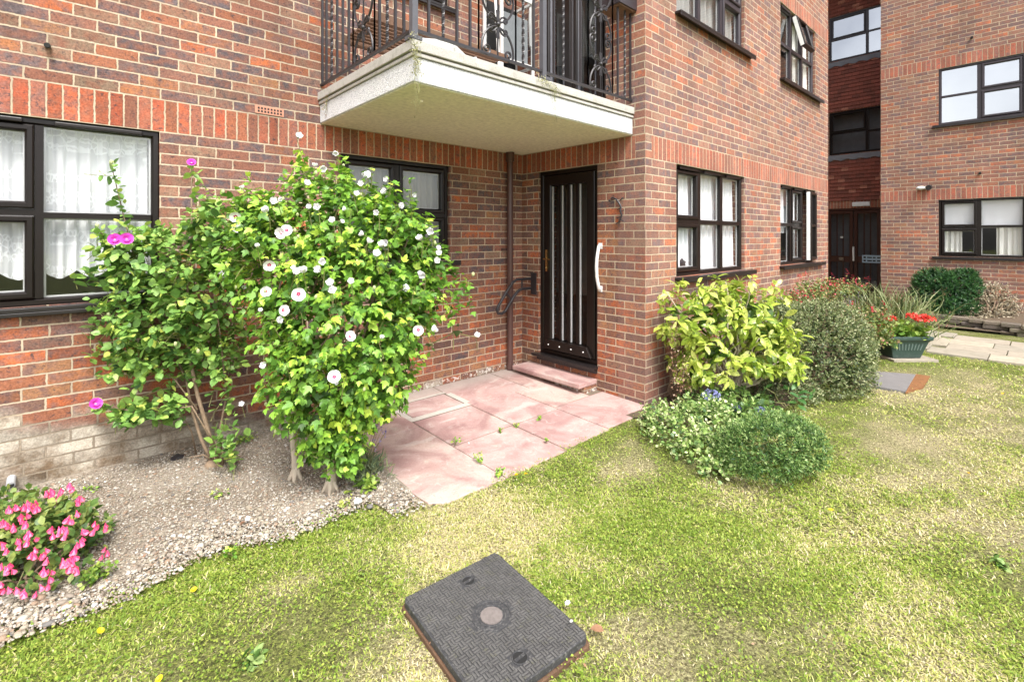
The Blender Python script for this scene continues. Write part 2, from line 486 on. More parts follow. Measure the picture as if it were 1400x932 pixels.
def frame_ring(face, mb, u0, u1, z0, z1, w, d0, d1):
    """mitred ring of four bars"""
    def ring(uu0, uu1, zz0, zz1, d): return [face.p(uu0, d, zz0), face.p(uu1, d, zz0), face.p(uu1, d, zz1), face.p(uu0, d, zz1)]
    vs = ring(u0, u1, z0, z1, d0) + ring(u0 + w, u1 - w, z0 + w, z1 - w, d0) + ring(u0, u1, z0, z1, d1 - 0.006) + ring(u0 + 0.008, u1 - 0.008, z0 + 0.008, z1 - 0.008, d1) + ring(u0 + w - 0.012, u1 - w + 0.012, z0 + w - 0.012, z1 - w + 0.012, d1) + ring(u0 + w, u1 - w, z0 + w, z1 - w, d1 - 0.014)
    fs = []
    for k in range(4):
        j = (k + 1) % 4
        fs += [(k, j, 4 + j, 4 + k), (k, j, 8 + j, 8 + k), (8 + k, 8 + j, 12 + j, 12 + k), (12 + k, 12 + j, 16 + j, 16 + k), (16 + k, 16 + j, 20 + j, 20 + k), (20 + k, 20 + j, 4 + j, 4 + k)]
    mb.add(vs, fs)


def window(parent, face, u0, u1, z0, z1, lights, mat='frame', glass='glass', back=-0.035, sill_over=(0.03, 0.10), vents=True, sill=True, room=True, fw=0.045, sill_d=0.055, open_light=None, room_mat='room', bar_mat=None):
    """lights: [(ua, ub, [(za, zb, sash?)...]) ...] ; window > pane, window_sill, trickle_vent, room_lining"""
    fr = MB()
    d1, d0 = back, back - 0.06
    frame_ring(face, fr, u0, u1, z0, z1, fw, d0, d1)
    panes = []; ventb = []
    for i, (ua, ub, rows) in enumerate(lights):
        if i > 0:
            pa = lights[i - 1][1]
            face.box(fr, pa, ua, z0 + fw, z1 - fw, d0, d1 - 0.003)
        for j, (za, zb, sash) in enumerate(rows):
            if j > 0:
                pz = rows[j - 1][1]
                face.box(fr, ua, ub, pz, za, d0, d1 - 0.004)
            a, b, lo, hi = ua, ub, za, zb
            if open_light == (i, j):
                panes.append((a, b, lo, hi, True)); continue
            if sash:
                w = 0.042
                frame_ring(face, fr, a + 0.002, b - 0.002, lo + 0.002, hi - 0.002, w, d0 + 0.01, d1 + 0.012)
                a += w; b -= w; lo += w; hi -= w
            panes.append((a, b, lo, hi, False))
        if vents:
            top = rows[-1][1]
            ventb.append((ua + 0.05, ub - 0.05, z1 - 0.042, z1 - 0.014))
    o = fr.build('window', M[mat], parent)
    for (a, b, lo, hi, op) in panes:
        if op: continue
        g = MB(); dm = back - 0.03
        g.quad(face.p(a - 0.004, dm, lo - 0.004), face.p(b + 0.004, dm, lo - 0.004), face.p(b + 0.004, dm, hi + 0.004), face.p(a - 0.004, dm, hi + 0.004))
        g.build('pane', M[glass], o, fix=False)
        s = MB()
        e = 0.010; d = dm - 0.010
        for q in ((a, b, lo, lo + e), (a, b, hi - e, hi), (a, a + e, lo + e, hi - e), (b - e, b, lo + e, hi - e)):
            face.box(s, q[0], q[1], q[2], q[3], d - 0.012, d)
        s.build('spacer_bar', M[bar_mat or 'seal'], o)
    for (a, b, lo, hi) in ventb:
        v = MB(); face.box(v, a, b, lo, hi, d1 + 0.0, d1 + 0.028); v.build('trickle_vent', M[mat], o, bevel=0.006)
    if sill:
        s = MB()
        face.box(s, u0 - sill_over[0], u1 + sill_over[1], z0 - 0.030, z0 - 0.003, -0.09, sill_d)
        face.box(s, u0 - sill_over[0], u1 + sill_over[1], z0 - 0.055, z0 - 0.030, sill_d - 0.015, sill_d)
        s.build('window_sill', M['sill'], o, bevel=0.004)
    if room:
        r = MB(); D0, D1 = -0.302, -1.9
        e = 0.25
        c = [face.p(u0 - e, D0, z0 - e), face.p(u1 + e, D0, z0 - e), face.p(u1 + e, D0, z1 + e), face.p(u0 - e, D0, z1 + e)]
        k = [face.p(u0 - e, D1, z0 - e), face.p(u1 + e, D1, z0 - e), face.p(u1 + e, D1, z1 + e), face.p(u0 - e, D1, z1 + e)]
        r.add(c + k, [(4, 5, 6, 7), (0, 1, 5, 4), (1, 2, 6, 5), (2, 3, 7, 6), (3, 0, 4, 7)])
        r.build('room_lining', M[room_mat], o, fix=False)
    return o


def rows(z0, z1, zt, lo_sash, hi_sash, fw=0.045, tw=0.04):
    return [(z0 + fw, zt - tw / 2, lo_sash), (zt + tw / 2, z1 - fw, hi_sash)]


def curtain(name, face, u0, u1, z_top, z_bot, mat, label, cat='curtain', waves=9, amp=0.020, d=-0.13, scallop=0.0, group=None, gather=0.0):
    mb = MB(); n = max(24, int((u1 - u0) * 120)); m = 8
    vs = []
    for j in range(m + 1):
        for i in range(n + 1):
            s = i / n; tt = j / m
            u = u0 + (u1 - u0) * s
            zb = z_bot + (abs(math.sin(math.pi * s * (u1 - u0) / 0.16)) * -scallop if scallop else 0)
            z = z_top + (zb - z_top) * tt
            a = amp * (0.5 + 0.7 * tt) * (math.sin(2 * math.pi * waves * s + 0.9 * math.sin(5 * s)) + 0.35 * math.sin(2 * math.pi * waves * 2.3 * s + 1.0))
            vs.append(face.p(u, d + a, z))
    fs = []
    for j in range(m):
        for i in range(n):
            k = j * (n + 1) + i
            fs.append((k, k + 1, k + n + 2, k + n + 1))
    mb.add(vs, fs)
    o = mb.build(name, M[mat], None, origin=face.p((u0 + u1) / 2, d, z_bot), smooth=True, fix=False, angle=180)
    return tag(o, label, cat, group)


# ================================================================== front block
front = thing('apartment_block', (0, 0, 0), 'nearest red brick block of flats, with the recessed porch, white balcony and dark framed windows', 'building')
XC = 5.60
A_holes = [(-4.76, -3.48, 1.125, 2.28), (-2.19, -1.035, 1.305, 2.28), (-2.19, -1.035, 3.90, 4.905)]
mb = MB(); wall(mb, 'Y', DY, 0.3, -7.5, 0.3, -0.2, 7.9, A_holes)
mb.build('brick_wall', M['brick_long'], front)
mb = MB(); wall(mb, 'X', 0.0, 0.3, 0.3, DY, -0.2, 7.9, [(0.5525, 1.39, 0.19, 2.28), (0.45, 1.39, 2.83, 4.83)])
mb.build('brick_wall', M['brick_porch'], front)
mb = MB(); wall(mb, 'Y', 0.0, 0.3, 0.0, XC, -0.2, 7.9, [(0.56, 2.20, 1.14, 2.28), (3.40, 4.93, 1.14, 2.28), (0.56, 2.20, 3.80, 4.83), (3.40, 4.93, 3.76, 4.83)])
mb.build('brick_wall', M['brick_side'], front)
mb = MB(); mb.box(XC - 0.3, XC, 0.3, 9.0, -0.2, 7.9); mb.box(-7.5, XC - 0.3, 8.7, 9.0, -0.2, 7.9); mb.box(-7.5, -7.2, DY + 0.3, 8.7, -0.2, 7.9)
mb.build('rear_wall', M['brick_far'], front)
mb = MB(); mb.box(-7.6, 0.3, DY + 0.3, 9.1, 7.9, 8.05); mb.box(0.3, XC + 0.1, 0.3, 9.1, 7.902, 8.052)
mb.build('roof', M['lead'], front)

# left window (two lights)
z0, z1 = 1.125, 2.28
window(front, FA, -4.76, -3.48, z0, z1, [(-4.715, -4.103, rows(z0, z1, 1.70, True, True)), (-4.063, -3.525, [(z0 + .045, 1.665, False), (1.70, z1 - .045, False)])], sill_over=(0.03, 0.035), back=-0.02)
# recess window
z0, z1 = 1.305, 2.28
window(front, FA, -2.19, -1.035, z0, z1, [(-2.145, -1.645, rows(z0, z1, 1.765, True, True)), (-1.60, -1.08, rows(z0, z1, 1.765, True, True))], sill_over=(0.03, 0.11), vents=False, back=-0.03)
z0, z1 = 3.90, 4.905
window(front, FA, -2.19, -1.035, z0, z1, [(-2.145, -1.645, rows(z0, z1, 4.4, True, True)), (-1.60, -1.08, rows(z0, z1, 4.4, True, True))], sill_over=(0.03, 0.08), vents=False)
# right-hand face windows
z0, z1 = 1.14, 2.28
def three(u0, u1, z0, z1, zt, sash):
    w = (u1 - u0 - 0.09 - 0.12) / 3; L = []
    u = u0 + 0.045
    for k in range(3):
        L.append((u, u + w, rows(z0, z1, zt, sash[k], sash[k], tw=0.045))); u += w + 0.06
    return L
window(front, FC, 0.56, 2.20, z0, z1, three(0.56, 2.20, z0, z1, 1.705, (1, 0, 0)), sill_over=(0.03, 0.20), sill_d=0.07)
L2 = three(3.40, 4.93, z0, z1, 1.72, (0, 1, 0)); L2[2] = (L2[2][0], L2[2][1], [(z0 + .045, z1 - .045, False)])
win2 = window(front, FC, 3.40, 4.93, z0, z1, L2, sill_over=(0.04, 0.30), sill_d=0.07, open_light=(2, 0))
# the open casement of that window, hinged on its right, swung out
def casement(parent, ua, ub, za, zb, ang, y0, hinge='right', transom=None, top_hung=False):
    tmp = Face('Y', 0.0, -1)
    m = MB(); frame_ring(tmp, m, ua, ub, za, zb, 0.045, -0.03, 0.03)
    if transom: tmp.box(m, ua + .04, ub - .04, transom - .018, transom + .018, -0.025, 0.02)
    inner = MB(); tmp.box(inner, ua + 0.002, ub - 0.002, za + 0.002, zb - 0.002, -0.034, -0.031)
    edge = MB(); tmp.box(edge, ua - 0.004, ua + 0.0, za, zb, -0.032, 0.014); tmp.box(edge, ua - 0.004, ua + 0.015, za + .003, zb - .003, -0.036, -0.031)
    g = MB(); g.quad((ua + .04, 0.003, za + .04), (ub - .04, 0.003, za + .04), (ub - .04, 0.003, zb - .04), (ua + .04, 0.003, zb - .04))
    def turn(mbx):
        if top_hung:
            pv = np.array([0, y0, zb]); a = ang
            out = []
            for p in mbx.v:
                y, z = p[1], p[2] - zb
                out.append((p[0], y0 + y * math.cos(a) + z * math.sin(a), zb - y * math.sin(a) + z * math.cos(a)))
            mbx.v = out
        else:
            out = []
            for p in mbx.v:
                x, y = p[0] - ub, p[1]
                out.append((ub + x * math.cos(ang) - y * math.sin(ang), y0 + x * math.sin(ang) + y * math.cos(ang), p[2]))
            mbx.v = out
    for q in (m, edge, g): turn(q)
    o = m.build('casement', M['frame'], parent)
    edge.build('casement_edge', M['white_plastic'], parent)
    g.build('pane', M['glass'], parent, fix=False)
ua, ub, rr = L2[2]
casement(win2, ua + .003, ub - .003, rr[0][0], rr[0][1], R(6), -0.005, transom=1.72)
z0, z1 = 3.80, 4.83
window(front, FC, 0.56, 2.20, z0, z1, three(0.56, 2.20, z0, z1, 4.33, (0, 0, 1)), mat='frame_far', glass='glass', sill_over=(0.03, 0.18), sill_d=0.07, room_mat='room')
z0, z1 = 3.76, 4.83
L4 = three(3.40, 4.93, z0, z1, 4.30, (0, 0, 0))
win4 = window(front, FC, 3.40, 4.93, z0, z1, L4, mat='frame_far', glass='glass', sill_over=(0.03, 0.22), sill_d=0.07, open_light=(1, 1))
casement(win4, L4[1][0] + .002, L4[1][1] - .002, L4[1][2][1][0], L4[1][2][1][1], R(14), -0.01, top_hung=True)

# ---- porch door
door = MB()
frame_ring(FB, door, 0.5525, 1.39, 0.235, 2.28, 0.055, -0.10, -0.03)
dr = door.build('front_door', M['frame'], front)
leaf = MB()
y0, y1, zb, zt = 0.6075, 1.335, 0.29, 2.225
frame_ring(FB, leaf, y0 + .003, y1 - .003, zb + .003, zt - .003, 0.11, -0.085, -0.025)
leaf.build('door_leaf', M['frame'], dr)
bars = MB()
g0, g1 = y0 + 0.113, y1 - 0.113
for k in range(1, 4):
    u = g0 + (g1 - g0) * k / 4
    FB.box(bars, u - 0.019, u + 0.019, zb + .113, zt - .113, -0.075, -0.035)
bars.build('glazing_bars', M['frame'], dr, bevel=0.004)
edge = MB()
for k in range(4):
    u = g1 - (g1 - g0) * k / 4
    off = 0.019 if k else 0.0
    FB.box(edge, u - off - 0.013, u - off - 0.001, zb + .12, zt - .12, -0.066, -0.050)
edge.build('glazing_bead', M['seal'], dr)
g = MB(); g.quad(FB.p(g0, -0.06, zb + .11), FB.p(g1, -0.06, zb + .11), FB.p(g1, -0.06, zt - .11), FB.p(g0, -0.06, zt - .11))
g.build('glass_panel', M['glass_dark'], dr, fix=False)
kick = MB()   # weather board along the foot of the door
pk = [(y0 + .02, .30), (y1 - .02, .30), (y1 - .075, .405), (y0 + .085, .405)]
kick.add([FB.p(a, -0.02, b) for a, b in pk] + [FB.p(a, 0.012, b) for a, b in pk], [(0, 1, 2, 3), (4, 5, 6, 7), (0, 1, 5, 4), (1, 2, 6, 5), (2, 3, 7, 6), (3, 0, 4, 7)])
kick.build('kick_plate', M['frame'], dr, bevel=0.004)
for k in range(4):
    b = MB(); b.ball(FB.p(y0 + 0.12 + k * 0.165, 0.014, 0.352), 0.0085, 8, 5)
    b.build('bolt', M['white_plastic'], dr, smooth=True)
hd = MB()
FB.box(hd, 1.262, 1.292, 1.16, 1.40, -0.022, -0.010)
hd.tube([FB.p(1.277, -0.012, 1.30), FB.p(1.277, 0.035, 1.30), FB.p(1.262, 0.042, 1.30), FB.p(1.165, 0.042, 1.297)], 0.008, 8)
hd.ball(FB.p(1.277, -0.008, 1.20), 0.011, 8, 6)
hd.build('handle', M['brass'], dr, smooth=True)
sl = MB()
FB.box(sl, 0.545, 1.43, 0.205, 0.235, -0.10, 0.075); FB.box(sl, 0.5525, 1.39, 0.165, 0.203, -0.12, 0.03)
sl.build('threshold', M['sill'], dr, bevel=0.004)
rm = MB(); c0 = [FB.p(0.35, -0.302, 0.1), FB.p(1.6, -0.302, 0.1), FB.p(1.6, -0.302, 2.4), FB.p(0.35, -0.302, 2.4)]; c1 = [FB.p(0.35, -3.0, 0.1), FB.p(1.6, -3.0, 0.1), FB.p(1.6, -3.0, 2.4), FB.p(0.35, -3.0, 2.4)]
rm.add(c0 + c1, [(4, 5, 6, 7), (0, 1, 5, 4), (1, 2, 6, 5), (2, 3, 7, 6), (3, 0, 4, 7)]); rm.build('hall_lining', M['room'], dr, fix=False)

# step
st = MB(); st.box(-0.20, -0.002, 0.56, 1.47, -0.05, 0.062)
sp = st.build('step_riser', M['brick_long'], front)
st = MB(); st.box(-0.285, -0.002, 0.555, 1.52, 0.064, 0.112)

def sandstone(name='sandstone', wet=0.0):
    t = NT(name); co = t.obj(); x, y, z = t.xyz(co)
    isl = t.n('NewGeometry').outputs['Random Per Island']
    base = t.ramp(isl, [(0.0, (0.45, 0.275, 0.255)), (0.3, (0.49, 0.34, 0.29)), (0.55, (0.41, 0.25, 0.235)), (0.8, (0.51, 0.37, 0.32))], 'CONSTANT')
    n = t.noise(co, 3.2, 6, 0.62, 0.6)
    c = t.mix(t.ramp(n, [(0.35, 0.0), (0.7, 0.85)]), base, (0.52, 0.41, 0.37))
    c = t.mix(t.ramp(t.noise(co, 2.1, 5, 0.6, 1.0), [(0.46, 0.0), (0.62, 0.8)]), c, (0.30, 0.175, 0.165))
    c = t.mix(t.ramp(t.noise(co, 6.5, 5, 0.7), [(0.6, 0.0), (0.72, 0.55)]), c, (0.50, 0.46, 0.38))
    c = t.mix(0.5, c, t.ramp(t.noise(co, 90, 5, 0.7), [(0.3, 0.72), (0.7, 1.22)]), 'MULTIPLY')
    if wet:  # old cement smears and rings left on the inner slabs
        ws = t.n('TexWave', {'wave_type': 'RINGS'}, Scale=1.6, Distortion=9.0, Detail=3.0); t.set(ws, 'Vector', co)
        m = t.math('MULTIPLY', t.ramp(t.noise(co, 2.6, 4, 0.6), [(0.52, 0.0), (0.62, 1.0)]), t.ramp(ws.outputs[1], [(0.7, 0.0), (0.9, 1.0)]))
        m = t.math('MULTIPLY', m, t.math('GREATER_THAN', y, 0.45))
        c = t.mix(t.math('MULTIPLY', m, 0.4), c, (0.62, 0.57, 0.52))
        ed = t.math('MULTIPLY_ADD', t.math('SUBTRACT', y, 1.42), 6.0, 0.3, clamp=True)
        c = t.mix(t.math('MULTIPLY', ed, 0.7), c, (0.42, 0.38, 0.34))
    spot = t.ramp(t.noise(co, 34, 6, 0.75), [(0.57, 0.0), (0.68, 0.5)])
    c = t.mix(spot, c, (0.25, 0.17, 0.15))
    c = t.mix(t.ramp(t.noise(co, 11, 6, 0.72, 0.8), [(0.56, 0.0), (0.70, 0.5)]), c, (0.60, 0.52, 0.47))
    h = t.math('ADD', t.noise(co, 7, 5, 0.6), t.math('MULTIPLY', t.noise(co, 120, 4), 0.45))
    return t.done(t.bsdf(c, t.mixf(n, 0.6, 0.85), t.bump(h, 0.006), 0.35))
M['slab'] = sandstone('patio_stone', 1.0)
M['step'] = sandstone('step_stone')
st.build('doorstep', M['step'], front, bevel=0.008)

# ---- upper balcony door
door = MB(); frame_ring(FB, door, 0.45, 1.39, 2.83, 4.83, 0.055, -0.10, -0.03)
ud = door.build('balcony_door', M['frame'], front)
leaf = MB(); frame_ring(FB, leaf, 0.508, 0.93, 2.89, 4.77, 0.085, -0.085, -0.025); frame_ring(FB, leaf, 0.935, 1.332, 2.89, 4.77, 0.085, -0.08, -0.02)
leaf.build('door_leaf', M['frame'], ud)
pt = MB(); frame_ring(FB, pt, 1.03, 1.24, 2.99, 4.60, 0.022, -0.078, -0.03); frame_ring(FB, pt, 0.60, 0.84, 2.99, 4.60, 0.022, -0.078, -0.03)
pt.build('glazing_trim', M['iron_grey'], ud)
g = MB(); g.quad(FB.p(0.59, -0.06, 2.97), FB.p(1.25, -0.06, 2.97), FB.p(1.25, -0.06, 4.69), FB.p(0.59, -0.06, 4.69))
g.build('glass_panel', M['glass_dark'], ud, fix=False)
rm = MB(); c0 = [FB.p(0.3, -0.302, 2.7), FB.p(1.6, -0.302, 2.7), FB.p(1.6, -0.302, 4.95), FB.p(0.3, -0.302, 4.95)]; c1 = [FB.p(0.3, -2.2, 2.7), FB.p(1.6, -2.2, 2.7), FB.p(1.6, -2.2, 4.95), FB.p(0.3, -2.2, 4.95)]
rm.add(c0 + c1, [(4, 5, 6, 7), (0, 1, 5, 4), (1, 2, 6, 5), (2, 3, 7, 6), (3, 0, 4, 7)]); rm.build('room_lining', M['room'], ud, fix=False)

# ---- balcony
BX0, BY0 = -2.37, 0.135
bal = MB()
bal.box(BX0, -0.002, BY0, DY - 0.002, 2.512, 2.665)
bo = bal.build('balcony', M['stucco'], front, bevel=0.006)
sf = MB(); sf.box(BX0 + 0.012, -0.006, BY0 + 0.012, DY - 0.006, 2.506, 2.5115)
sf.build('soffit', M['soffit'], bo)
cp = MB()
cp.box(BX0 - 0.012, -0.004, BY0 - 0.012, DY - 0.004, 2.667, 2.690)
cp.box(BX0 + 0.006, -0.004, BY0 + 0.006, DY - 0.004, 2.690, 2.700)
cp.box(BX0 - 0.022, -0.004, BY0 - 0.022, DY - 0.004, 2.700, 2.765)
cp.build('coping', M['coping'], bo, bevel=0.004)
# railing
rail = MB()
RX, RY = -2.36, 0.150
ZB, ZT = 2.835, 3.80
rail.box(RX - 0.012, -0.002, RY - 0.012, RY + 0.012, ZB - 0.008, ZB + 0.008)
rail.box(RX - 0.012, RX + 0.012, RY + .012, DY - 0.002, ZB - 0.008, ZB + 0.008)
rail.box(RX - 0.02, -0.002, RY - 0.02, RY + 0.02, ZT, ZT + 0.02)
rail.box(RX - 0.02, RX + 0.02, RY + .02, DY - 0.002, ZT, ZT + 0.02)
ro = rail.build('railing', M['iron'], bo)
def bar(p0, twisted=False):
    m = MB()
    if twisted:
        pts = [(p0[0], p0[1], ZB + (ZT - ZB) * i / 60) for i in range(61)]
        m.tube(pts, 0.0115, 4, twist=0.42)
    else:
        m.box(p0[0] - 0.008, p0[0] + 0.008, p0[1] - 0.008, p0[1] + 0.008, ZB + .008, ZT)
    m.build('baluster', M['iron'], bo)
fx = [-2.25, -2.14, -2.03, -1.92, -1.42, -1.31, -1.08, -0.97, -0.86, -0.75, -0.22, -0.11, -0.02]
for i, x in enumerate(fx): bar((x, RY), twisted=(i in (1, 4, 7, 11)))
for i, y in enumerate([0.27, 0.38, 0.49, 0.60, 1.10, 1.21, 1.32, 1.43, 1.54, 1.63]): bar((RX, y), twisted=(i in (2, 7)))
for (x, y) in ((RX, RY), (-1.205, RY)):
    m = MB(); m.box(x - 0.02, x + 0.02, y - 0.02, y + 0.02, 2.768, ZT); m.box(x - 0.04, x + 0.04, y - 0.04, y + 0.04, 2.766, 2.79)
    m.build('railing_post', M['iron_grey'], bo)
def spiral(c, r0, turns, a0, hand, P, z):
    pts = []
    n = int(18 * turns)
    for i in range(n + 1):
        s = i / n; r = r0 * (1 - 0.82 * s); a = a0 + hand * 2 * math.pi * turns * s
        pts.append(P(c[0] + r * math.cos(a), c[1] + r * math.sin(a)))
    return pts
def scroll_panel(P, zc):
    m = MB()
    for sx in (-1, 1):
        for sz in (-1, 1):
            # long C curve from the knot outwards, ending in a curl
            pts = []
            for i in range(15):
                a = math.pi * 0.5 * i / 14
                pts.append(P(sx * 0.150 * math.sin(a), zc + sz * (0.02 + 0.20 * (1 - math.cos(a)) * 0.9)))
            cx, cz = sx * (0.150 - 0.045), zc + sz * (0.02 + 0.18)
            for i in range(1, 26):
                s = i / 25; r = 0.045 * (1 - 0.8 * s); a = 2 * math.pi * 1.35 * s
                pts.append(P(cx + sx * r * math.cos(a), cz + sz * r * math.sin(a)))
            m.tube(pts, 0.0088, 5)
            pts = []
            for i in range(10):
                s = i / 9
                pts.append(P(sx * 0.07 * s, zc + sz * (0.01 + 0.055 * math.sin(s * math.pi * 0.6))))
            cx, cz = sx * 0.07, zc + sz * (0.01 + 0.055 * math.sin(math.pi * .6) - 0.022)
            for i in range(1, 20):
                s = i / 19; r = 0.022 * (1 - 0.75 * s); a = math.pi / 2 - 2 * math.pi * 1.2 * s
                pts.append(P(cx + sx * r * math.cos(a), cz + sz * r * math.sin(a)))
            m.tube(pts, 0.0078, 5)
    for i in range(-1, 2):
        m.tube([P(i * 0.012, zc + 0.10), P(i * 0.004, zc), P(i * 0.012, zc - 0.10)], 0.006, 5)
    m.ball(P(0, zc), 0.02, 8, 6)
    m.tube([P(0, ZB), P(0, zc - 0.09)], 0.006, 5); m.tube([P(0, zc + 0.09), P(0, ZT)], 0.006, 5)
    for s in (-1, 1): m.tube([P(s * 0.175, ZB), P(s * 0.175, ZT)], 0.0065, 4)
    m.build('scroll_panel', M['iron'], bo, smooth=True)
for zc in (3.05, 3.52):
    scroll_panel(lambda a, z: (-1.67 + a, RY, z), zc + 0.02)
    scroll_panel(lambda a, z: (-0.475 + a, RY, z), zc + 0.02)
    scroll_panel(lambda a, z: (RX, 0.85 + a, z), zc + 0.02)

# timber box at the pier above the balcony
m = MB(); m.box(-0.26, -0.002, 0.10, 0.33, 3.655, 3.69, 0); 
m.build('timber_soffit', M['wood'], front)
m = MB()
for k in range(4): m.box(-0.275, -0.002, 0.088, 0.099, 3.665 + k * 0.10, 3.76 + k * 0.10)
m.box(-0.275, -0.262, 0.10, 0.33, 3.665, 4.06); m.box(-0.26, -0.002, 0.10, 0.33, 4.06, 4.08)
m.build('timber_cladding', M['frame_far'], front, bevel=0.003)

# downpipe
m = MB(); m.tube([(-0.24, DY - 0.055, 0.05), (-0.24, DY - 0.055, 2.46)], 0.034, 16)
dp = m.build('downpipe', M['pipe'], front, smooth=True)
m = MB(); m.tube([(-0.24, DY - 0.055, 2.40), (-0.24, DY - 0.055, 2.504)], 0.048, 16); m.tube([(-0.24, DY - 0.055, 0.04), (-0.24, DY - 0.055, 0.115)], 0.042, 16)
m.build('pipe_socket', M['pipe'], dp, smooth=True)
m = MB(); m.tube([(-0.24, DY - 0.055, 1.385), (-0.24, DY - 0.055, 1.415)], 0.038, 16); m.box(-0.33, -0.15, DY - 0.02, DY - 0.002, 1.385, 1.415)
m.build('pipe_clip', M['pipe'], dp)
# air brick and vent pipes
m = MB(); m.box(-2.875, -2.662, DY - 0.006, DY + 0.02, 2.515, 2.578, 0)
ab = m.build('air_brick', M['terracotta'], front)
m = MB()
for i in range(8):
    for j in range(2): m.box(-2.855 + i * 0.0235, -2.842 + i * 0.0235, DY - 0.0075, DY - 0.0062, 2.526 + j * 0.024, 2.541 + j * 0.024)
m.build('vent_hole_shade', M['dark'], ab)  # dark blocks on the brick face; the shade inside the holes is painted
def stub(face, u, z, r, mat, L=0.06, tilt=-0.02, dark=True):
    m = MB(); m.tube([face.p(u, -0.02, z), face.p(u, L, z + tilt)], r, 12)
    o = m.build('vent_pipe', M[mat], front if face in (FA, FB, FC) else far, smooth=True)
    m = MB(); m.tube([face.p(u, L - .004, z + tilt), face.p(u, L + 0.0015, z + tilt)], r * 0.78, 12); m.build('pipe_mouth_shade', M['dark'], o)  # solid dark disc over the pipe end, painted shade of the bore
    return o
stub(FA, -4.045, 2.735, 0.016, 'iron')
stub(FA, -4.20, 0.112, 0.021, 'grey_pipe', 0.07)

# ---- fixings round the porch (each a thing of its own)
m = MB()
pts = [FB.p(0.512, 0.002, 1.462), FB.p(0.512, 0.028, 1.455), FB.p(0.512, 0.045, 1.40), FB.p(0.512, 0.062, 1.33), FB.p(0.512, 0.068, 1.24), FB.p(0.512, 0.062, 1.15), FB.p(0.512, 0.045, 1.08), FB.p(0.512, 0.028, 1.03), FB.p(0.512, 0.002, 1.02)]
m.tube(pts, 0.017, 10); m.box(-0.006, -0.001, 0.49, 0.535, 1.425, 1.485); m.box(-0.006, -0.001, 0.49, 0.535, 0.995, 1.055)
tag(m.build('grab_handle', M['white_plastic'], None, origin=(0, 0.512, 1.24), smooth=True), 'white curved grab handle fixed upright on the brick pier beside the black door', 'grab handle')

rl = thing('hand_rail', (0, 1.46, 1.2), 'black looped metal hand rail sticking out from the wall in front of the downpipe', 'hand rail')
m = MB(); m.box(-0.010, -0.001, 1.415, 1.505, 0.885, 1.135); m.build('mounting_plate', M['iron'], rl, bevel=0.003)
Yr = 1.465
def hp(u, v): return tuple(on(u, v, 'Y', Yr))
m = MB()
key = [(725, 381), (707, 382), (701, 386), (693, 398), (682, 417), (679, 423), (681, 428), (686, 429), (691, 425), (702, 406), (708, 398), (713, 395), (725, 394)]
m.tube([hp(*k) for k in key], 0.016, 10)
m.build('loop_tube', M['iron'], rl, smooth=True)
m = MB(); m.tube([hp(713.5, 382), hp(713.5, 395)], 0.010, 8); m.build('brace', M['iron'], rl, smooth=True)
m = MB(); m.tube([hp(692, 400), hp(699, 409)], 0.010, 8); m.build('brace', M['iron'], rl, smooth=True)

m = MB()   # small twisted iron wall ornament
key = [(837, 270), (842, 272), (846, 277), (849, 283), (848, 289), (850, 294), (848, 300), (846, 306)]
m.tube([tuple(on(u, v, 'X', -0.02)) for u, v in key], [0.006, 0.008, 0.010, 0.009, 0.010, 0.008, 0.007, 0.004], 6)
for (a, b) in (((842, 272), (835, 274)), ((845, 276), (851, 271)), ((849, 284), (844, 287)), ((848, 290), (853, 287)), ((849, 296), (843, 298)), ((848, 300), (853, 303)), ((847, 303), (842, 306))):
    m.tube([tuple(on(*a, 'X', -0.02)), tuple(on(*b, 'X', -0.012))], 0.005, 5)
for q in ((836, 271), (833, 274), (851, 271)): m.ball(tuple(on(*q, 'X', -0.015)), 0.010, 6, 5)
tag(m.build('wall_ornament', M['iron'], None, origin=(0, 0.35, 1.9), smooth=True), 'small black twisted metal ornament hung high on the brick pier right of the door', 'ornament')

# ---- things on the balcony
bench = thing('slatted_table', (-1.75, 1.15, 2.77), 'folded back slatted wooden table with crossed legs standing on the balcony', 'table')
m = MB()
for k in range(9): m.box(-2.22, -0.92, 0.93 + k * 0.062, 0.93 + k * 0.062 + 0.040, 3.215, 3.235)
m.build('table_top', M['wood'], bench, bevel=0.003)
m = MB(); m.box(-2.24, -0.90, 0.90, 0.925, 3.18, 3.25); m.box(-2.24, -0.90, 1.49, 1.515, 3.18, 3.25); m.build('table_frame', M['wood'], bench)
for (xa, xb) in ((-2.15, -1.45), (-1.15, -1.75), (-2.1, -1.3)):
    m = MB(); yy = 0.95 if xa != -2.1 else 1.47
    m.tube([(xa, yy, 2.77), (xb, yy, 3.215)], 0.024, 4); m.build('leg', M['wood_pale'], bench)
m = MB()
pts = [(-2.30 + 0.5 * s, 0.22 + 0.02 * math.sin(9 * s), 2.79 + 0.05 * abs(math.sin(3.1 * s + 0.4))) for s in np.linspace(0, 1, 12)]
for i in range(len(pts) - 1):
    a, b = pts[i], pts[i + 1]
    m.add([(a[0], a[1], 2.767), (b[0], b[1], 2.767), (b[0], b[1], b[2] + .02), (a[0], a[1], a[2] + .02), (a[0], a[1] + .16, 2.767), (b[0], b[1] + .16, 2.767), (b[0], b[1] + .13, b[2] + .01), (a[0], a[1] + .13, a[2] + .01)], [(0, 1, 2, 3), (4, 5, 6, 7), (3, 2, 6, 7)])
tag(m.build('crumpled_sheet', M['white_plastic'], None, origin=(-2.05, 0.3, 2.767), smooth=True), 'crumpled white plastic sheet lying on the balcony edge by the corner post', 'sheet')
cab = thing('balcony_cabinet', (-0.36, 1.42, 2.77), 'white framed glazed cabinet standing on the balcony against the wall behind the railing', 'cabinet')
m = MB()
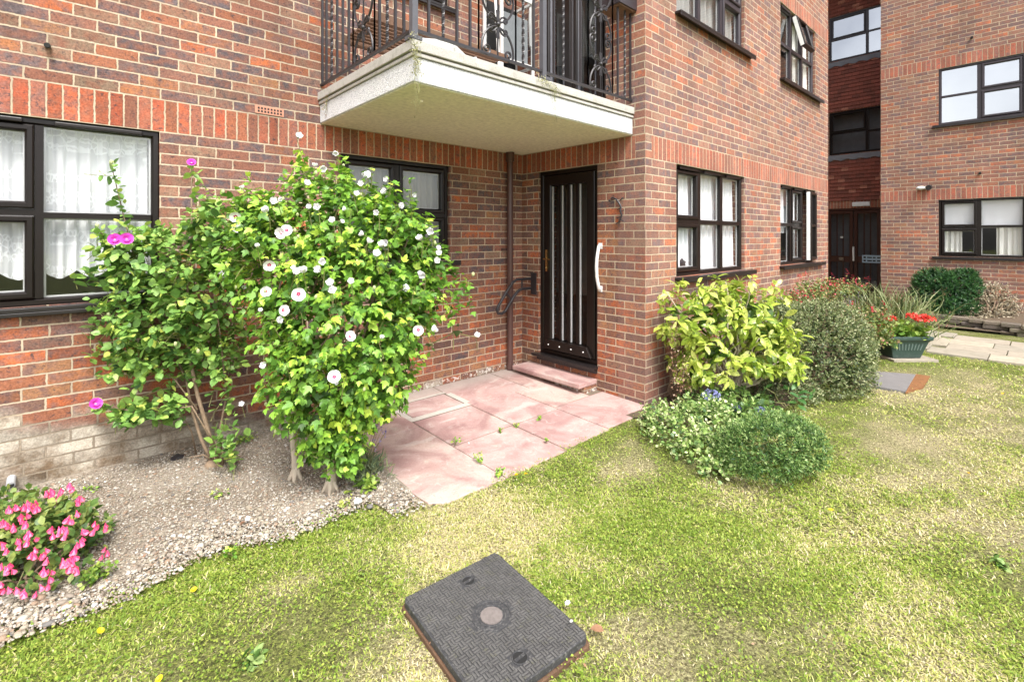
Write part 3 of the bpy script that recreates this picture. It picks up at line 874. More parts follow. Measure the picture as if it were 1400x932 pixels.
cx0, cx1, cy0, cy1, cz1 = -0.60, -0.14, 1.34, 1.62, 4.15
for (x, y) in ((cx0, cy0), (cx1, cy0), (cx0, cy1), (cx1, cy1)): m.box(x - .014, x + .014, y - .014, y + .014, 2.77, cz1)
for z in (2.85, 3.42, 4.13):
    m.box(cx0 + .014, cx1 - .014, cy0 - .012, cy0 + .012, z - .014, z + .014); m.box(cx0 - .012, cx0 + .012, cy0 + .014, cy1 - .014, z - .014, z + .014); m.box(cx1 - .012, cx1 + .012, cy0 + .014, cy1 - .014, z - .014, z + .014)
m.build('frame', M['white_plastic'], cab)
m = MB(); m.quad((cx0, cy0, 2.85), (cx1, cy0, 2.85), (cx1, cy0, 4.13), (cx0, cy0, 4.13)); m.build('pane', M['glass_dark'], cab, fix=False)
m = MB(); m.box(cx0 + .03, cx1 - .03, cy0 + .05, cy0 + .06, 3.45, 3.95); m.build('panel', M['grey_pipe'], cab)
m = MB(); m.box(cx0 + .015, cx1 - .015, cy1 - .012, cy1 - .004, 2.79, 4.13); m.build('back_panel', M['dark'], cab)
par = thing('parasol', (-0.70, 1.30, 2.77), 'closed red and white striped parasol leaning behind the balcony railing', 'parasol')
m = MB(); m.tube([(-0.70, 1.22, 2.77), (-0.66, 1.40, 4.4)], 0.014, 8); m.build('pole', M['white_plastic'], par)
m = MB(); n = 12
for k in range(6):
    a0, a1 = 2 * math.pi * k / 6, 2 * math.pi * (k + 0.5) / 6
    base = np.array([-0.698, 1.235, 2.88]); top = np.array([-0.692, 1.265, 3.22])
    w0, w1 = 0.032, 0.015
    for (b0, b1, mi) in ((a0, a1, 0), (a1, a1 + math.pi / 6, 1)):
        rr0 = w0 * (1.2 if mi == 0 else 0.8)
        m.add([base + np.array([math.cos(b0) * rr0, math.sin(b0) * rr0, 0]), base + np.array([math.cos(b1) * rr0, math.sin(b1) * rr0, 0]), top + np.array([math.cos(b1) * w1, math.sin(b1) * w1, 0]), top + np.array([math.cos(b0) * w1, math.sin(b0) * w1, 0])], [(0, 1, 2, 3)], mi)
m.build('canopy', [M['red_cloth'], M['white_plastic']], par, fix=False)
m = MB(); m.tube([FB.p(1.475, 0.03, 4.25), FB.p(1.475, 0.05, 4.0), FB.p(1.475, 0.04, 3.72)], 0.02, 8); m.box(-0.035, -0.002, 1.46, 1.49, 3.70, 3.76); m.box(-0.035, -0.002, 1.46, 1.49, 4.22, 4.27)
tag(m.build('grab_handle', M['white_plastic'], None, origin=(0, 1.475, 4.0), smooth=True), 'white grab handle on the brick wall beside the upper balcony door', 'grab handle')

# ---- curtains
curtain('lace_curtain', FA, -4.74, -4.10, 2.27, 1.33, 'lace', 'scalloped lace curtain in the left-hand light of the left window, cut by the edge', waves=7, scallop=0.05)
curtain('lace_curtain', FA, -4.07, -3.50, 2.27, 1.33, 'lace', 'scalloped lace curtain behind the rose tip in the right-hand light of the left window', waves=8, scallop=0.05)
curtain('net_curtain', FA, -2.17, -1.63, 2.26, 1.33, 'curtain_grey', 'grey net curtain in the left half of the window under the balcony', waves=8)
curtain('net_curtain', FA, -1.61, -1.06, 2.26, 1.33, 'curtain_grey', 'grey net curtain in the right half of the window under the balcony', waves=8)
curtain('net_curtain', FC, 0.58, 2.18, 2.27, 1.16, 'net', 'white net curtain filling the three-light window just right of the brick pier', waves=15, amp=0.022, d=-0.135)
curtain('net_curtain', FC, 3.42, 4.35, 2.27, 1.60, 'net', 'short white net curtain in the ground floor window with the open casement', waves=9)
curtain('window_curtain', FC, 0.62, 2.15, 4.8, 3.82, 'curtain_grey', 'grey curtain drawn in the upper window above the yellow leaved shrub', waves=12)
curtain('window_curtain', FC, 4.25, 4.9, 4.8, 3.8, 'curtain', 'pale curtain in the right part of the upper window with the open top vent', waves=8)
curtain('net_curtain', FA, -2.15, -1.1, 4.85, 3.93, 'curtain', 'white net curtain in the upper window behind the balcony railing', waves=12)

# ---- ornaments on the sill of the three-light window
m = MB(); m.box(0.86, 0.93, 0.10, 0.14, 1.19, 1.27); m.add([(0.85, 0.09, 1.27), (0.94, 0.09, 1.27), (0.895, 0.12, 1.32), (0.85, 0.15, 1.27), (0.94, 0.15, 1.27)], [(0, 1, 2), (3, 4, 2), (0, 2, 3), (1, 4, 2), (0, 1, 4, 3)])
tag(m.build('ornament_house', M['iron'], None, origin=(0.895, 0.12, 1.19)), 'little dark house ornament on the sill inside the three-light window', 'ornament')

# ================================================================== far wing (brick face and tile hung stair tower)
far = thing('apartment_wing', (XD, -0.1, 0), 'far red brick wing with tile hung stair tower and dark glazed entrance doors', 'building')
YD = -0.10
mb = MB(); wall(mb, 'X', XD, 0.3, -9.0, YD, -0.2, 8.8, [(-2.25, -1.04, 1.15, 2.28), (-2.25, -1.04, 3.78, 4.905), (-5.4, -4.2, 1.15, 2.28), (-5.4, -4.2, 3.78, 4.905)])
mb.box(XD + 0.3, XE + 0.3, YD - 0.3, YD, -0.2, 8.8)
mb.build('brick_wall', M['brick_far'], far)
mb = MB(); mb.box(XE, XE + 0.3, YD + .002, 5.0, 2.30, 2.50); mb.build('lintel_course', M['brick_far'], far)
mb = MB(); mb.box(XE, XE + 0.3, YD + .002, 0.30, -0.2, 2.298); mb.box(XE, XE + 0.3, 1.62, 5.0, -0.2, 2.298); mb.build('side_wall', M['brick_far'], far)
mb = MB()
for (za, zb) in ((2.50, 3.58), (4.93, 6.20), (7.52, 8.8)):
    n = int(round((zb - za) / 0.10)); g = (zb - za) / n
    for k in range(n):
        lo = za + k * g
        mb.add([(XE - 0.030, YD + .002, lo), (XE - 0.030, 5.0, lo), (XE - 0.008, 5.0, lo + g), (XE - 0.008, YD + .002, lo + g), (XE + 0.1, YD + .002, lo), (XE + 0.1, 5.0, lo)], [(0, 1, 2, 3), (0, 1, 5, 4)])
mb.build('tile_hanging', M['tile'], far, fix=False)
mb = MB()
for zt in (3.74, 6.28):
    mb = MB(); n = 60
    for k in range(n):
        y0_ = YD + .01 + (4.9 * k / n); y1_ = YD + .01 + (4.9 * (k + 1) / n)
        w0 = zt - 0.14 - 0.025 * math.sin(y0_ * 22); w1 = zt - 0.14 - 0.025 * math.sin(y1_ * 22)
        mb.quad((XE - 0.045, y0_, w0), (XE - 0.045, y1_, w1), (XE - 0.02, y1_, zt), (XE - 0.02, y0_, zt))
    mb.build('lead_flashing', M['lead'], far, fix=False)
# solid backing behind glass bands
z0, z1 = 3.76, 4.91
window(far, FE, -0.05, 1.50, z0, z1, [(0.0, 0.62, rows(z0, z1, 4.30, False, False)), (0.68, 1.455, rows(z0, z1, 4.34, False, True))], mat='frame', glass='glass_dark', vents=False, sill=False, back=0.0, bar_mat='frame')
z0, z1 = 6.30, 7.50
window(far, FE, -0.05, 1.50, z0, z1, [(0.0, 0.62, rows(z0, z1, 6.9, False, False)), (0.68, 1.455, rows(z0, z1, 6.88, False, True))], mat='frame_far', glass='glass_sky', vents=False, sill=False, back=0.0, bar_mat='frame')
# side infill of the stair tower beside the windows
mb = MB(); 
for (a, b) in ((3.76, 4.91), (6.30, 7.50)): mb.box(XE, XE + 0.3, 1.502, 5.0, a, b)
for (a, b) in ((2.502, 3.758), (4.912, 6.298), (7.502, 8.8)): mb.box(XE + .002, XE + 0.3, YD + .002, 5.0, a, b)
mb.build('tower_wall', M['brick_far'], far)
mb = MB(); mb.box(XD - 0.1, XE + 1.0, -9.0, 5.1, 8.802, 8.95); mb.box(XE + 0.3, XE + 0.5, -9, 5.0, -0.2, 8.8); mb.box(XD + .3, XE + .3, -9.0, -8.8, -0.2, 8.8); mb.box(XC, XE + .3, 4.7, 5.0, -0.2, 8.8); mb.build('roof', M['lead'], far)
# D windows
z0, z1 = 3.78, 4.905
window(far, FD, -2.25, -1.04, z0, z1, [(-2.205, -1.66, rows(z0, z1, 4.36, True, True)), (-1.60, -1.085, rows(z0, z1, 4.34, False, False))], mat='frame_far', glass='glass_sky', vents=False, sill_over=(0.05, 0.09), back=-0.02, room_mat='room')
z0, z1 = 1.15, 2.28
window(far, FD, -2.25, -1.04, z0, z1, [(-2.205, -1.66, rows(z0, z1, 1.74, False, False)), (-1.60, -1.085, rows(z0, z1, 1.72, True, True))], mat='frame', glass='glass', vents=True, sill_over=(0.05, 0.09), back=-0.02)
for (a, b) in ((1.15, 2.28), (3.78, 4.905)):
    window(far, FD, -5.4, -4.2, a, b, [(-5.355, -4.83, rows(a, b, (a + b) / 2, True, True)), (-4.77, -4.245, rows(a, b, (a + b) / 2, False, False))], glass='glass_sky', vents=False)
curtain('window_blind', FD, -2.20, -1.10, 2.25, 1.73, 'net', 'white net blind across the top panes of the far ground floor window', 'blind', waves=3, amp=0.004, d=-0.12)
curtain('window_curtain', FD, -1.38, -1.09, 1.72, 1.17, 'curtain', 'short cream curtain at the left side of the far ground floor window', waves=4)
curtain('window_curtain', FD, -2.20, -1.86, 1.72, 1.17, 'curtain', 'cream curtain at the right side of the far ground floor window', waves=4)
stub(FD, on(1340, 236, 'X', XD)[1], on(1340, 236, 'X', XD)[2], 0.022, 'iron')
stub(FD, on(1329, 51, 'X', XD)[1], on(1329, 51, 'X', XD)[2], 0.022, 'iron')
# security light
sl_ = thing('security_light', on(1266, 256, 'X', XD), 'white security light with dark sensor head on the far brick wall above the window corner', 'wall light')
p = on(1258, 257, 'X', XD); q = on(1271, 256, 'X', XD)
m = MB(); m.box(XD - 0.03, XD - 0.002, p[1] - 0.16, p[1] + 0.02, p[2] - 0.03, p[2] + 0.02); m.ball((XD - 0.09, p[1] - 0.02, p[2] - 0.01), 0.06, 12, 8, (0.8, 1.3, 0.6)); m.build('lamp_head', M['white_plastic'], sl_, smooth=True)
m = MB(); m.tube([(XD - 0.03, q[1], q[2]), (XD - 0.16, q[1], q[2] - .02)], 0.05, 12); m.build('sensor', M['iron'], sl_, smooth=True)

# entrance doors in the stair tower
ent = MB(); frame_ring(FE, ent, 0.302, 1.618, 0.06, 2.298, 0.06, -0.10, -0.01)
eo = ent.build('entrance_door', M['mahogany'], far)
for (a, b) in ((0.365, 0.945), (0.965, 1.555)):
    lf = MB(); frame_ring(FE, lf, a, b, 0.13, 2.235, 0.085, -0.08, -0.03); FE.box(lf, a + .08, b - .08, 0.86, 1.02, -0.075, -0.035)
    for k in (1, 2): 
        u = a + .085 + (b - a - .17) * k / 3; FE.box(lf, u - .012, u + .012, 0.21, 0.86, -0.07, -0.04); FE.box(lf, u - .012, u + .012, 1.02, 2.15, -0.07, -0.04)
    lf.build('door_leaf', M['mahogany'], eo)
    g = MB(); g.quad(FE.p(a + .08, -0.055, 0.2), FE.p(b - .08, -0.055, 0.2), FE.p(b - .08, -0.055, 2.16), FE.p(a + .08, -0.055, 2.16)); g.build('glass_panel', M['glass_dark'], eo, fix=False)
m = MB(); FE.box(m, 0.925, 0.965, 0.90, 1.28, 0.0, 0.03); m.build('push_plate', M['white_plastic'], eo, bevel=0.004)
m = MB(); FE.box(m, 1.19, 1.25, 1.50, 1.55, -0.03, -0.02); m.build('notice', M['white_plastic'], eo)
m = MB(); FE.box(m, 1.18, 1.28, 0.90, 0.98, -0.033, -0.02); m.build('letter_plate', M['steel'], eo)
m = MB(); FE.box(m, 0.34, 0.76, 0.86, 1.06, -0.018, -0.010)
def sign_mat():
    t = NT('door_sign'); x, y, z = t.xyz(t.obj())
    return t.done(t.bsdf((0.42, 0.55, 0.66), 0.4))
M['sign'] = sign_mat(); so = m.build('door_sign', M['sign'], eo)
m = MB()
for j, zz in enumerate((1.0, 0.915)):
    FE.box(m, 0.68, 0.73, zz - 0.022, zz + 0.022, -0.009, -0.0075)
    for k, (a, b) in enumerate(((0.55, 0.65), (0.47, 0.53), (0.37, 0.44))): FE.box(m, a, b, zz - 0.016, zz + 0.016, -0.009, -0.0075)
m.build('sign_marks', M['dark'], so)
rm = MB(); c0 = [FE.p(0.0, -0.302, 0.0), FE.p(1.9, -0.302, 0.0), FE.p(1.9, -0.302, 2.6), FE.p(0.0, -0.302, 2.6)]; c1 = [FE.p(0.0, -3, 0.0), FE.p(1.9, -3, 0.0), FE.p(1.9, -3, 2.6), FE.p(0.0, -3, 2.6)]
rm.add(c0 + c1, [(4, 5, 6, 7), (0, 1, 5, 4), (1, 2, 6, 5), (2, 3, 7, 6), (3, 0, 4, 7)]); rm.build('hall_lining', M['hall'], eo, fix=False)
m = MB(); m.tube([(XE + 0.9, 1.5, 0.6), (XE + 0.9, 0.7, 1.25)], 0.02, 6); m.tube([(XE + 0.9, 1.5, 0.25), (XE + 0.9, 0.7, 0.9)], 0.02, 6)
for k in range(6): m.tube([(XE + 0.9, 1.45 - k * .14, 0.25 + k * .11), (XE + 0.9, 1.45 - k * .14, 0.62 + k * .11)], 0.01, 5)
m.build('stair_rail', M['steel'], eo)
m = MB(); m.box(XE - 0.10, XE - 0.002, 0.57, 0.96, 2.34, 2.45)
M['lampwhite'] = simple('lamp_cover', (0.85, 0.85, 0.85), 0.3, 0.02)
tag(m.build('bulkhead_light', M['lampwhite'], None, origin=(XE, 0.76, 2.34), bevel=0.01), 'long white bulkhead light over the dark entrance doors of the far stair tower', 'wall light')

# ================================================================== ground
def lawn_edge(x):
    """front edge of the gravel bed (y) left of the patio"""
    return 0.20 + 0.05 * math.sin(x * 3.1) + 0.03 * math.sin(x * 9.0 + 1) - (0.16 if x > -2.62 else 0.0)


PX0 = -2.40
def patio_z(x, y): return -0.012 + 0.030 * max(0.0, y)


def dry(x, y):
    """0 green .. 1 dry, worn patches of the lawn (world position)"""
    v = 0.0
    for (cx, cy, r, a) in ((-2.15, -0.42, 0.34, 1.3), (-2.62, -0.45, 0.28, 0.8), (-3.05, -1.0, 0.25, 1.0), (-2.35, -1.55, 0.3, 0.6), (0.2, -1.95, 0.5, 0.65), (1.6, -2.1, 0.7, 0.6), (0.9, -1.75, 0.4, 0.5), (-0.4, -2.4, 0.45, 0.6), (-0.9, -1.3, 0.22, 0.45), (2.5, -1.55, 0.5, 1.0), (3.2, -2.2, 0.6, 0.45), (-1.5, -2.1, 0.5, 0.5), (-3.2, -.3, .2, .6), (0.8, -2.9, 0.6, 0.55), (-1.15, -0.55, 0.2, 0.5), (-0.5, -1.75, .4, .45)):
        v += a * np.exp(-(((x - cx) ** 2 + (y - cy) ** 2) / (r * r)))
    v += 0.30 * np.sin(x * 4.1 + 1.9 * np.sin(y * 3.3 + x)) * np.sin(y * 5.3 + x * 1.7 + np.sin(x * 2.9)) + 0.20 * np.sin(x * 11.0 + y * 9.0 + 2 * np.sin(y * 5.1)) * np.sin(y * 13.0 - x * 4.0) + 0.16 * np.sin(x * 29.0 + 2 * np.sin(y * 17)) * np.sin(y * 31.0 + 2 * np.sin(x * 13)) + 0.06
    return np.clip(v, 0, 1)


def ground_mat():
    t = NT('earth_and_turf'); co = t.obj()
    dr = t.n('Attribute', {'attribute_name': 'dryness'}).outputs['Fac']
    n = t.noise(co, 60, 5, 0.75)
    g = t.mix(t.ramp(n, [(0.38, 0.0), (0.60, 1.0)]), (0.055, 0.058, 0.022), (0.22, 0.25, 0.06))
    h_ = t.mix(t.ramp(n, [(0.38, 0.0), (0.60, 1.0)]), (0.16, 0.12, 0.065), (0.52, 0.46, 0.28))
    g = t.mix(t.math('ADD', dr, t.math('MULTIPLY', t.math('SUBTRACT', t.noise(co, 7, 4, 0.7), 0.5), 0.7), clamp=True), g, h_)
    g = t.mix(0.8, g, t.ramp(t.noise(co, 170, 4, 0.8), [(0.36, 0.2), (0.64, 1.65)]), 'MULTIPLY')
    return t.done(t.bsdf(g, 0.95, t.bump(n, 0.02), 0.2))
M['ground'] = ground_mat()

def bed_mat():
    t = NT('gravel_soil'); co = t.obj()
    vo = t.n('TexVoronoi', {'feature': 'F1'}, Scale=85.0); t.set(vo, 'Vector', co)
    dist = vo.outputs[0]; cl = t.xyz(vo.outputs[1])[0]
    c = t.ramp(cl, [(0.0, (0.16, 0.12, 0.08)), (0.35, (0.25, 0.20, 0.15)), (0.6, (0.36, 0.31, 0.25)), (0.8, (0.45, 0.42, 0.36)), (0.93, (0.26, 0.16, 0.10))], 'CONSTANT')
    c = t.mix(t.ramp(dist, [(0.35, 0.0), (0.6, 1.0)]), c, (0.10, 0.075, 0.05))
    c = t.mix(t.ramp(t.noise(co, 3, 4), [(0.3, 0.3), (0.65, 0.85)]), c, (0.33, 0.285, 0.23))
    c = t.mix(t.ramp(t.noise(co, 1.3, 3), [(0.52, 0.0), (0.66, 0.6)]), c, (0.12, 0.09, 0.06))
    return t.done(t.bsdf(c, 0.95, t.bump(t.math('SUBTRACT', 1.0, dist), 0.006), 0.2))
M['bed'] = bed_mat()
M['soil'] = concrete('bare_soil', (0.09, 0.065, 0.045), (0.20, 0.15, 0.10), 14, 0.02)

def grid(x0, x1, y0, y1, nx, ny, zf):
    mb = MB()
    vs = []
    for j in range(ny + 1):
        for i in range(nx + 1):
            x = x0 + (x1 - x0) * i / nx; y = y0 + (y1 - y0) * j / ny
            vs.append((x, y, zf(x, y)))
    fs = [(j * (nx + 1) + i, j * (nx + 1) + i + 1, (j + 1) * (nx + 1) + i + 1, (j + 1) * (nx + 1) + i) for j in range(ny) for i in range(nx)]
    return mb.add(vs, fs)

mb = MB(); mb.quad((-60, -60, -0.045), (60, -60, -0.045), (60, 60, -0.045), (-60, 60, -0.045))
tag(mb.build('ground', M['ground'], None, fix=False), kind='structure')
mb = grid(-7.0, 8.9, -7.0, 1.6, 240, 130, lambda x, y: -0.022 + 0.008 * math.sin(x * 2.3) * math.sin(y * 2.9))
lawn_o = mb.build('lawn', M['ground'], None, fix=False, smooth=True, angle=180)
tag(lawn_o, kind='structure')
vv_ = np.array(mb.v); at_ = lawn_o.data.attributes.new('dryness', 'FLOAT', 'POINT')
at_.data.foreach_set('value', np.clip(dry(vv_[:, 0], vv_[:, 1]) * 0.85, 0, 1).astype(np.float32))

# gravel bed in front of the long wall
mb = MB(); n = 60
for i in range(n):
    xa = -6.0 + (PX0 + 6.0 - 0.004) * i / n; xb = -6.0 + (PX0 + 6.0 - 0.004) * (i + 1) / n
    m_ = 10
    for j in range(m_):
        def P(x, s):
            y = lawn_edge(x) + (DY - 0.002 - lawn_edge(x)) * s
            return (x, y, 0.004 + 0.035 * s + 0.010 * math.sin(x * 7) * math.sin(y * 6) * min(1, s * 4) - (0.046 if s == 0 else 0))
        mb.quad(P(xa, j / m_), P(xb, j / m_), P(xb, (j + 1) / m_), P(xa, (j + 1) / m_))
tag(mb.build('gravel_bed', M['bed'], None, fix=False), kind='structure')
# soil border along the right-hand wall
mb = grid(-0.35, 7.0, -0.9, -0.002, 60, 12, lambda x, y: -0.006 + 0.02 * math.sin(x * 3) * math.sin(y * 4) * (1 if y > -0.8 else 0) - (0.006 if (x < -0.05) else 0))
tag(mb.build('soil_border', M['soil'], None, fix=False), kind='structure')

# patio slabs
mb = MB()
slabs = [(-2.40, -1.852, -0.135, 0.90), (-2.40, -1.852, 0.906, DY - .004), (-1.846, -1.246, -0.14, 0.452), (-1.846, -1.246, 0.458, 1.02), (-1.80, -1.27, 1.10, 1.42), (-1.846, -1.246, 1.47, DY - .004),
         (-1.240, -0.700, -0.12, 0.452), (-1.240, -0.700, 0.458, 1.02), (-1.240, -0.500, 1.026, DY - .004), (-0.694, -0.004, -0.10, 0.49), (-0.694, -0.20, 0.496, 1.02), (-0.494, -0.004, 1.026, DY - .004)]
g = 0.0032
for k, (a, b, c, d) in enumerate(slabs):
    pts = [(a + g, c + g), (b - g, c + g), (b - g, d - g), (a + g, d - g)]
    if k == 0: pts = [(-2.40, 0.1), (-2.385, -0.06), (-2.30, -0.125), (b, -0.14), (b - g, d), (-2.40, d)]
    dz = 0.0015 * math.sin(k * 2.1)
    nn = len(pts)
    mb.add([(p[0], p[1], -0.04) for p in pts] + [(p[0], p[1], patio_z(*p) + dz) for p in pts], [tuple(range(nn, 2 * nn))] + [(i, (i + 1) % nn, (i + 1) % nn + nn, i + nn) for i in range(nn)])
patio = mb.build('patio', M['slab'], None, bevel=0.003)
tag(patio, kind='structure')
mb = grid(-2.37, -0.004, -0.09, DY - 0.004, 10, 10, lambda x, y: patio_z(x, y) - 0.006)
tag(mb.build('patio_joints', concrete('joint_mortar', (0.09, 0.07, 0.05), (0.26, 0.21, 0.16), 12, 0.003, 0.7), None, fix=False), kind='structure')
mb = MB()  # cement fillet ringing the old inspection slab and along the wall
for (a, b, c, d) in ((-1.86, -1.24, 1.024, 1.094), (-1.86, -1.805, 1.096, 1.424), (-1.262, -1.20, 1.096, 1.40), (-1.86, -1.24, 1.426, 1.466)):
    mb.add([(a, c, patio_z(a, c) + .0005), (b, c, patio_z(b, c) + .0005), (b, d, patio_z(b, d) + .0005), (a, d, patio_z(a, d) + .0005)], [(0, 1, 2, 3)])
tag(mb.build('cement_fillet', concrete('cement_pale', (0.42, 0.38, 0.33), (0.62, 0.58, 0.52), 16, 0.004), None, fix=False), kind='structure')

# path on the right
def path_mat():
    t = NT('paving'); co = t.obj()
    isl = t.n('NewGeometry').outputs['Random Per Island']
    c = t.ramp(isl, [(0, (0.33, 0.29, 0.23)), (0.35, (0.38, 0.335, 0.26)), (0.7, (0.30, 0.27, 0.215))], 'CONSTANT')
    c = t.mix(t.ramp(t.noise(co, 9, 6, 0.75), [(0.5, 0.0), (0.68, 0.6)]), c, (0.20, 0.18, 0.13))
    c = t.mix(0.5, c, t.ramp(t.noise(co, 5, 6, 0.65), [(0.3, 0.75), (0.7, 1.2)]), 'MULTIPLY')
    return t.done(t.bsdf(c, 0.9, t.bump(t.noise(co, 60, 4), 0.004), 0.3))
M['paving'] = path_mat()
mb = MB()
def path_x(y): return 4.55 + 0.32 * max(0, y + 1.9) * 1.0 - 0.12 * (y + 1.9 if y < -1.9 else 0)
ys = [-8.0 + 0.6 * k for k in range(14)]
for y in ys:
    xl = path_x(y + .3)
    for k in range(4):
        a = xl + k * 0.435; mb.prism([(a + .006, y + .006 - .15 * (k % 2)), (a + .429, y + .006 - .15 * (k % 2)), (a + .429, y + .594 - .15 * (k % 2)), (a + .006, y + .594 - .15 * (k % 2))], -0.04, 0.004 + 0.002 * math.sin(7 * y + k))
for k in range(8):
    a = 6.6 + 0.6 * k
    for j in range(3):
        y = -0.35 + 0.58 * j
        if a + .6 < XE - 0.02 and not (a < 5.7): mb.prism([(a + .006, y + .006 + .58), (a + .594, y + .006 + .58), (a + .594, y + .574 + .58), (a + .006, y + .574 + .58)], -0.04, 0.004)
tag(mb.build('path', M['paving'], None, bevel=0.004), kind='structure')

# stone edging in front of the far wall
def stone_wall_mat():
    t = NT('edging_stone'); co = t.obj()
    isl = t.n('NewGeometry').outputs['Random Per Island']
    c = t.ramp(isl, [(0, (0.16, 0.13, 0.10)), (0.4, (0.24, 0.20, 0.16)), (0.75, (0.12, 0.10, 0.085))])
    c = t.mix(t.ramp(t.noise(co, 9, 5), [(0.45, 0.0), (0.65, 0.6)]), c, (0.10, 0.10, 0.05))
    return t.done(t.bsdf(c, 0.9, t.bump(t.noise(co, 40, 5), 0.02), 0.2))
mb = MB(); r_ = random.Random(3)
y = -0.9
row_pts = []
for row in range(3):
    y = -0.85 + 0.05 * row
    while y > -7.5:
        L = r_.uniform(0.16, 0.34); xx = 7.55 + 0.35 * (y + 1.0) * (1 if y > -2.6 else 0) - (0.56 if y <= -2.6 else 0)
        xx = 7.5 + (0.36 * (y + 0.9) if y > -2.4 else -0.54)
        z = -0.03 + row * 0.065; dx = r_.uniform(-.02, .02)
        mb.prism([(xx + dx, y), (xx + dx + .2, y), (xx + dx + .2, y - L + .012), (xx + dx, y - L + .012)], z, z + 0.058 + r_.uniform(0, .005))
        y -= L
edging = mb.build('stone_edging', stone_wall_mat(), None, origin=(7.3, -1.5, 0), bevel=0.012)
tag(edging, 'low dark stone edging wall along the planting bed beneath the far brick wall', 'low wall')
mb = grid(7.05, XD - .004, -8.0, -0.75, 14, 30, lambda x, y: 0.145 + 0.02 * math.sin(4 * x) * math.sin(3 * y) if x > 7.68 + (0.36 * (y + 0.9) if y > -2.4 else -0.54) else 0.02)
tag(mb.build('raised_bed', M['soil'], None, fix=False), kind='structure')

# ================================================================== manhole covers
def manhole_mat():
    t = NT('cast_iron_cover'); co = t.obj()
    c = t.mix(t.noise(co, 7, 6, 0.7), (0.020, 0.020, 0.022), (0.065, 0.065, 0.068))
    c = t.mix(t.ramp(t.noise(co, 60, 5, 0.75), [(0.5, 0.0), (0.7, 0.7)]), c, (0.20, 0.195, 0.185))
    c = t.mix(t.ramp(t.noise(co, 150, 3, 0.75), [(0.66, 0.0), (0.72, 0.6)]), c, (0.40, 0.38, 0.34))
    c = t.mix(t.ramp(t.noise(co, 12, 5, 0.7), [(0.62, 0.0), (0.75, 0.5)]), c, (0.16, 0.10, 0.06))
    return t.done(t.bsdf(c, 0.62, t.bump(t.noise(co, 160, 4, 0.7), 0.0015), 0.35))
M['cast'] = manhole_mat()
M['cast_pale'] = concrete('worn_cast', (0.10, 0.085, 0.08), (0.24, 0.21, 0.195), 60, 0.001)
M['cast_worn'] = concrete('worn_pattern', (0.035, 0.034, 0.034), (0.15, 0.145, 0.138), 13, 0.001, 0.5)
M['rusty'] = concrete('rusty_frame', (0.07, 0.045, 0.03), (0.19, 0.105, 0.06), 10, 0.006)
mz = 0.030
A0 = on(677, 752, 'Z', mz)[:2]; Bv = on(549, 816, 'Z', mz)[:2] - A0; Cv = on(808, 869, 'Z', mz)[:2] - A0
def mh(s, q, z=0.0): p = A0 + Bv * s + Cv * q; return (p[0], p[1], mz + z)
mo = thing('manhole_cover', mh(.5, .5), 'large dark patterned cast iron inspection cover in the grass nearest the camera', 'manhole cover')
m = MB()
def slab_rc(e, z0_, z1_, r=0.05):
    pts = []
    for (cs, cq, a0) in ((1 - r - e, 1 - r - e, 0), (r + e, 1 - r - e, 90), (r + e, r + e, 180), (1 - r - e, r + e, 270)):
        for k in range(5):
            a = R(a0 + 90 * k / 4); pts.append(mh(cs + r * math.cos(a), cq + r * 0.8 * math.sin(a)))
    n = len(pts)
    m.add([(p[0], p[1], z0_) for p in pts] + [(p[0], p[1], z1_) for p in pts], [tuple(range(n - 1, -1, -1)), tuple(range(n, 2 * n))] + [(i, (i + 1) % n, (i + 1) % n + n, i + n) for i in range(n)])
slab_rc(0.004, mz - 0.030, mz - 0.0005)
m.build('cover_plate', M['cast'], mo, bevel=0.003)
m = MB(); slab_rc(-0.012, -0.06, mz - 0.0305); m.build('frame', M['rusty'], mo, bevel=0.004)
m = MB()
nx_, ny_ = 17, 22
def free(s, q):
    d = math.hypot((s - .5) * 0.48, (q - .5) * .625)
    if d < 0.085: return False
    for (a, b) in ((0.44, 0.15), (0.56, 0.85)):
        if math.hypot((s - a) * .48, (q - b) * .625) < 0.036: return False
    return True
for i in range(nx_):
    for j in range(ny_):
        s, q = (i + .5) / nx_, (j + .5) / ny_
        s = 0.02 + 0.96 * s; q = 0.02 + .96 * q
        if not free(s, q): continue
        hs, hq = 0.46 / nx_, 0.46 / ny_
        if (i + j) % 2: bars_ = [(s - hs, s + hs, q - hq * .75, q - hq * .2), (s - hs, s + hs, q + hq * .2, q + hq * .75)]
        else: bars_ = [(s - hs * .75, s - hs * .2, q - hq, q + hq), (s + hs * .2, s + hs * .75, q - hq, q + hq)]
        for (a, b, c, d) in bars_:
            P4 = [mh(a, c), mh(b, c), mh(b, d), mh(a, d)]
            m.add([(p[0], p[1], mz - 0.002) for p in P4] + [(p[0], p[1], mz + 0.0025) for p in P4], [(4, 5, 6, 7), (0, 1, 5, 4), (1, 2, 6, 5), (2, 3, 7, 6), (3, 0, 4, 7)])
m.build('raised_pattern', M['cast_worn'], mo)
c_ = mh(.5, .5)
m = MB(); m.tube([(c_[0], c_[1], mz - .002), (c_[0], c_[1], mz + .0035)], 0.045, 32); m.build('maker_plate', M['cast_pale'], mo, bevel=0.001)
m = MB()
for rr_ in (0.055, 0.078):
    m.tube([(c_[0] + rr_ * math.cos(a), c_[1] + rr_ * math.sin(a), mz + .0005) for a in np.linspace(0, 2 * math.pi, 41)], 0.003, 5)
m.build('raised_ring', M['cast'], mo)
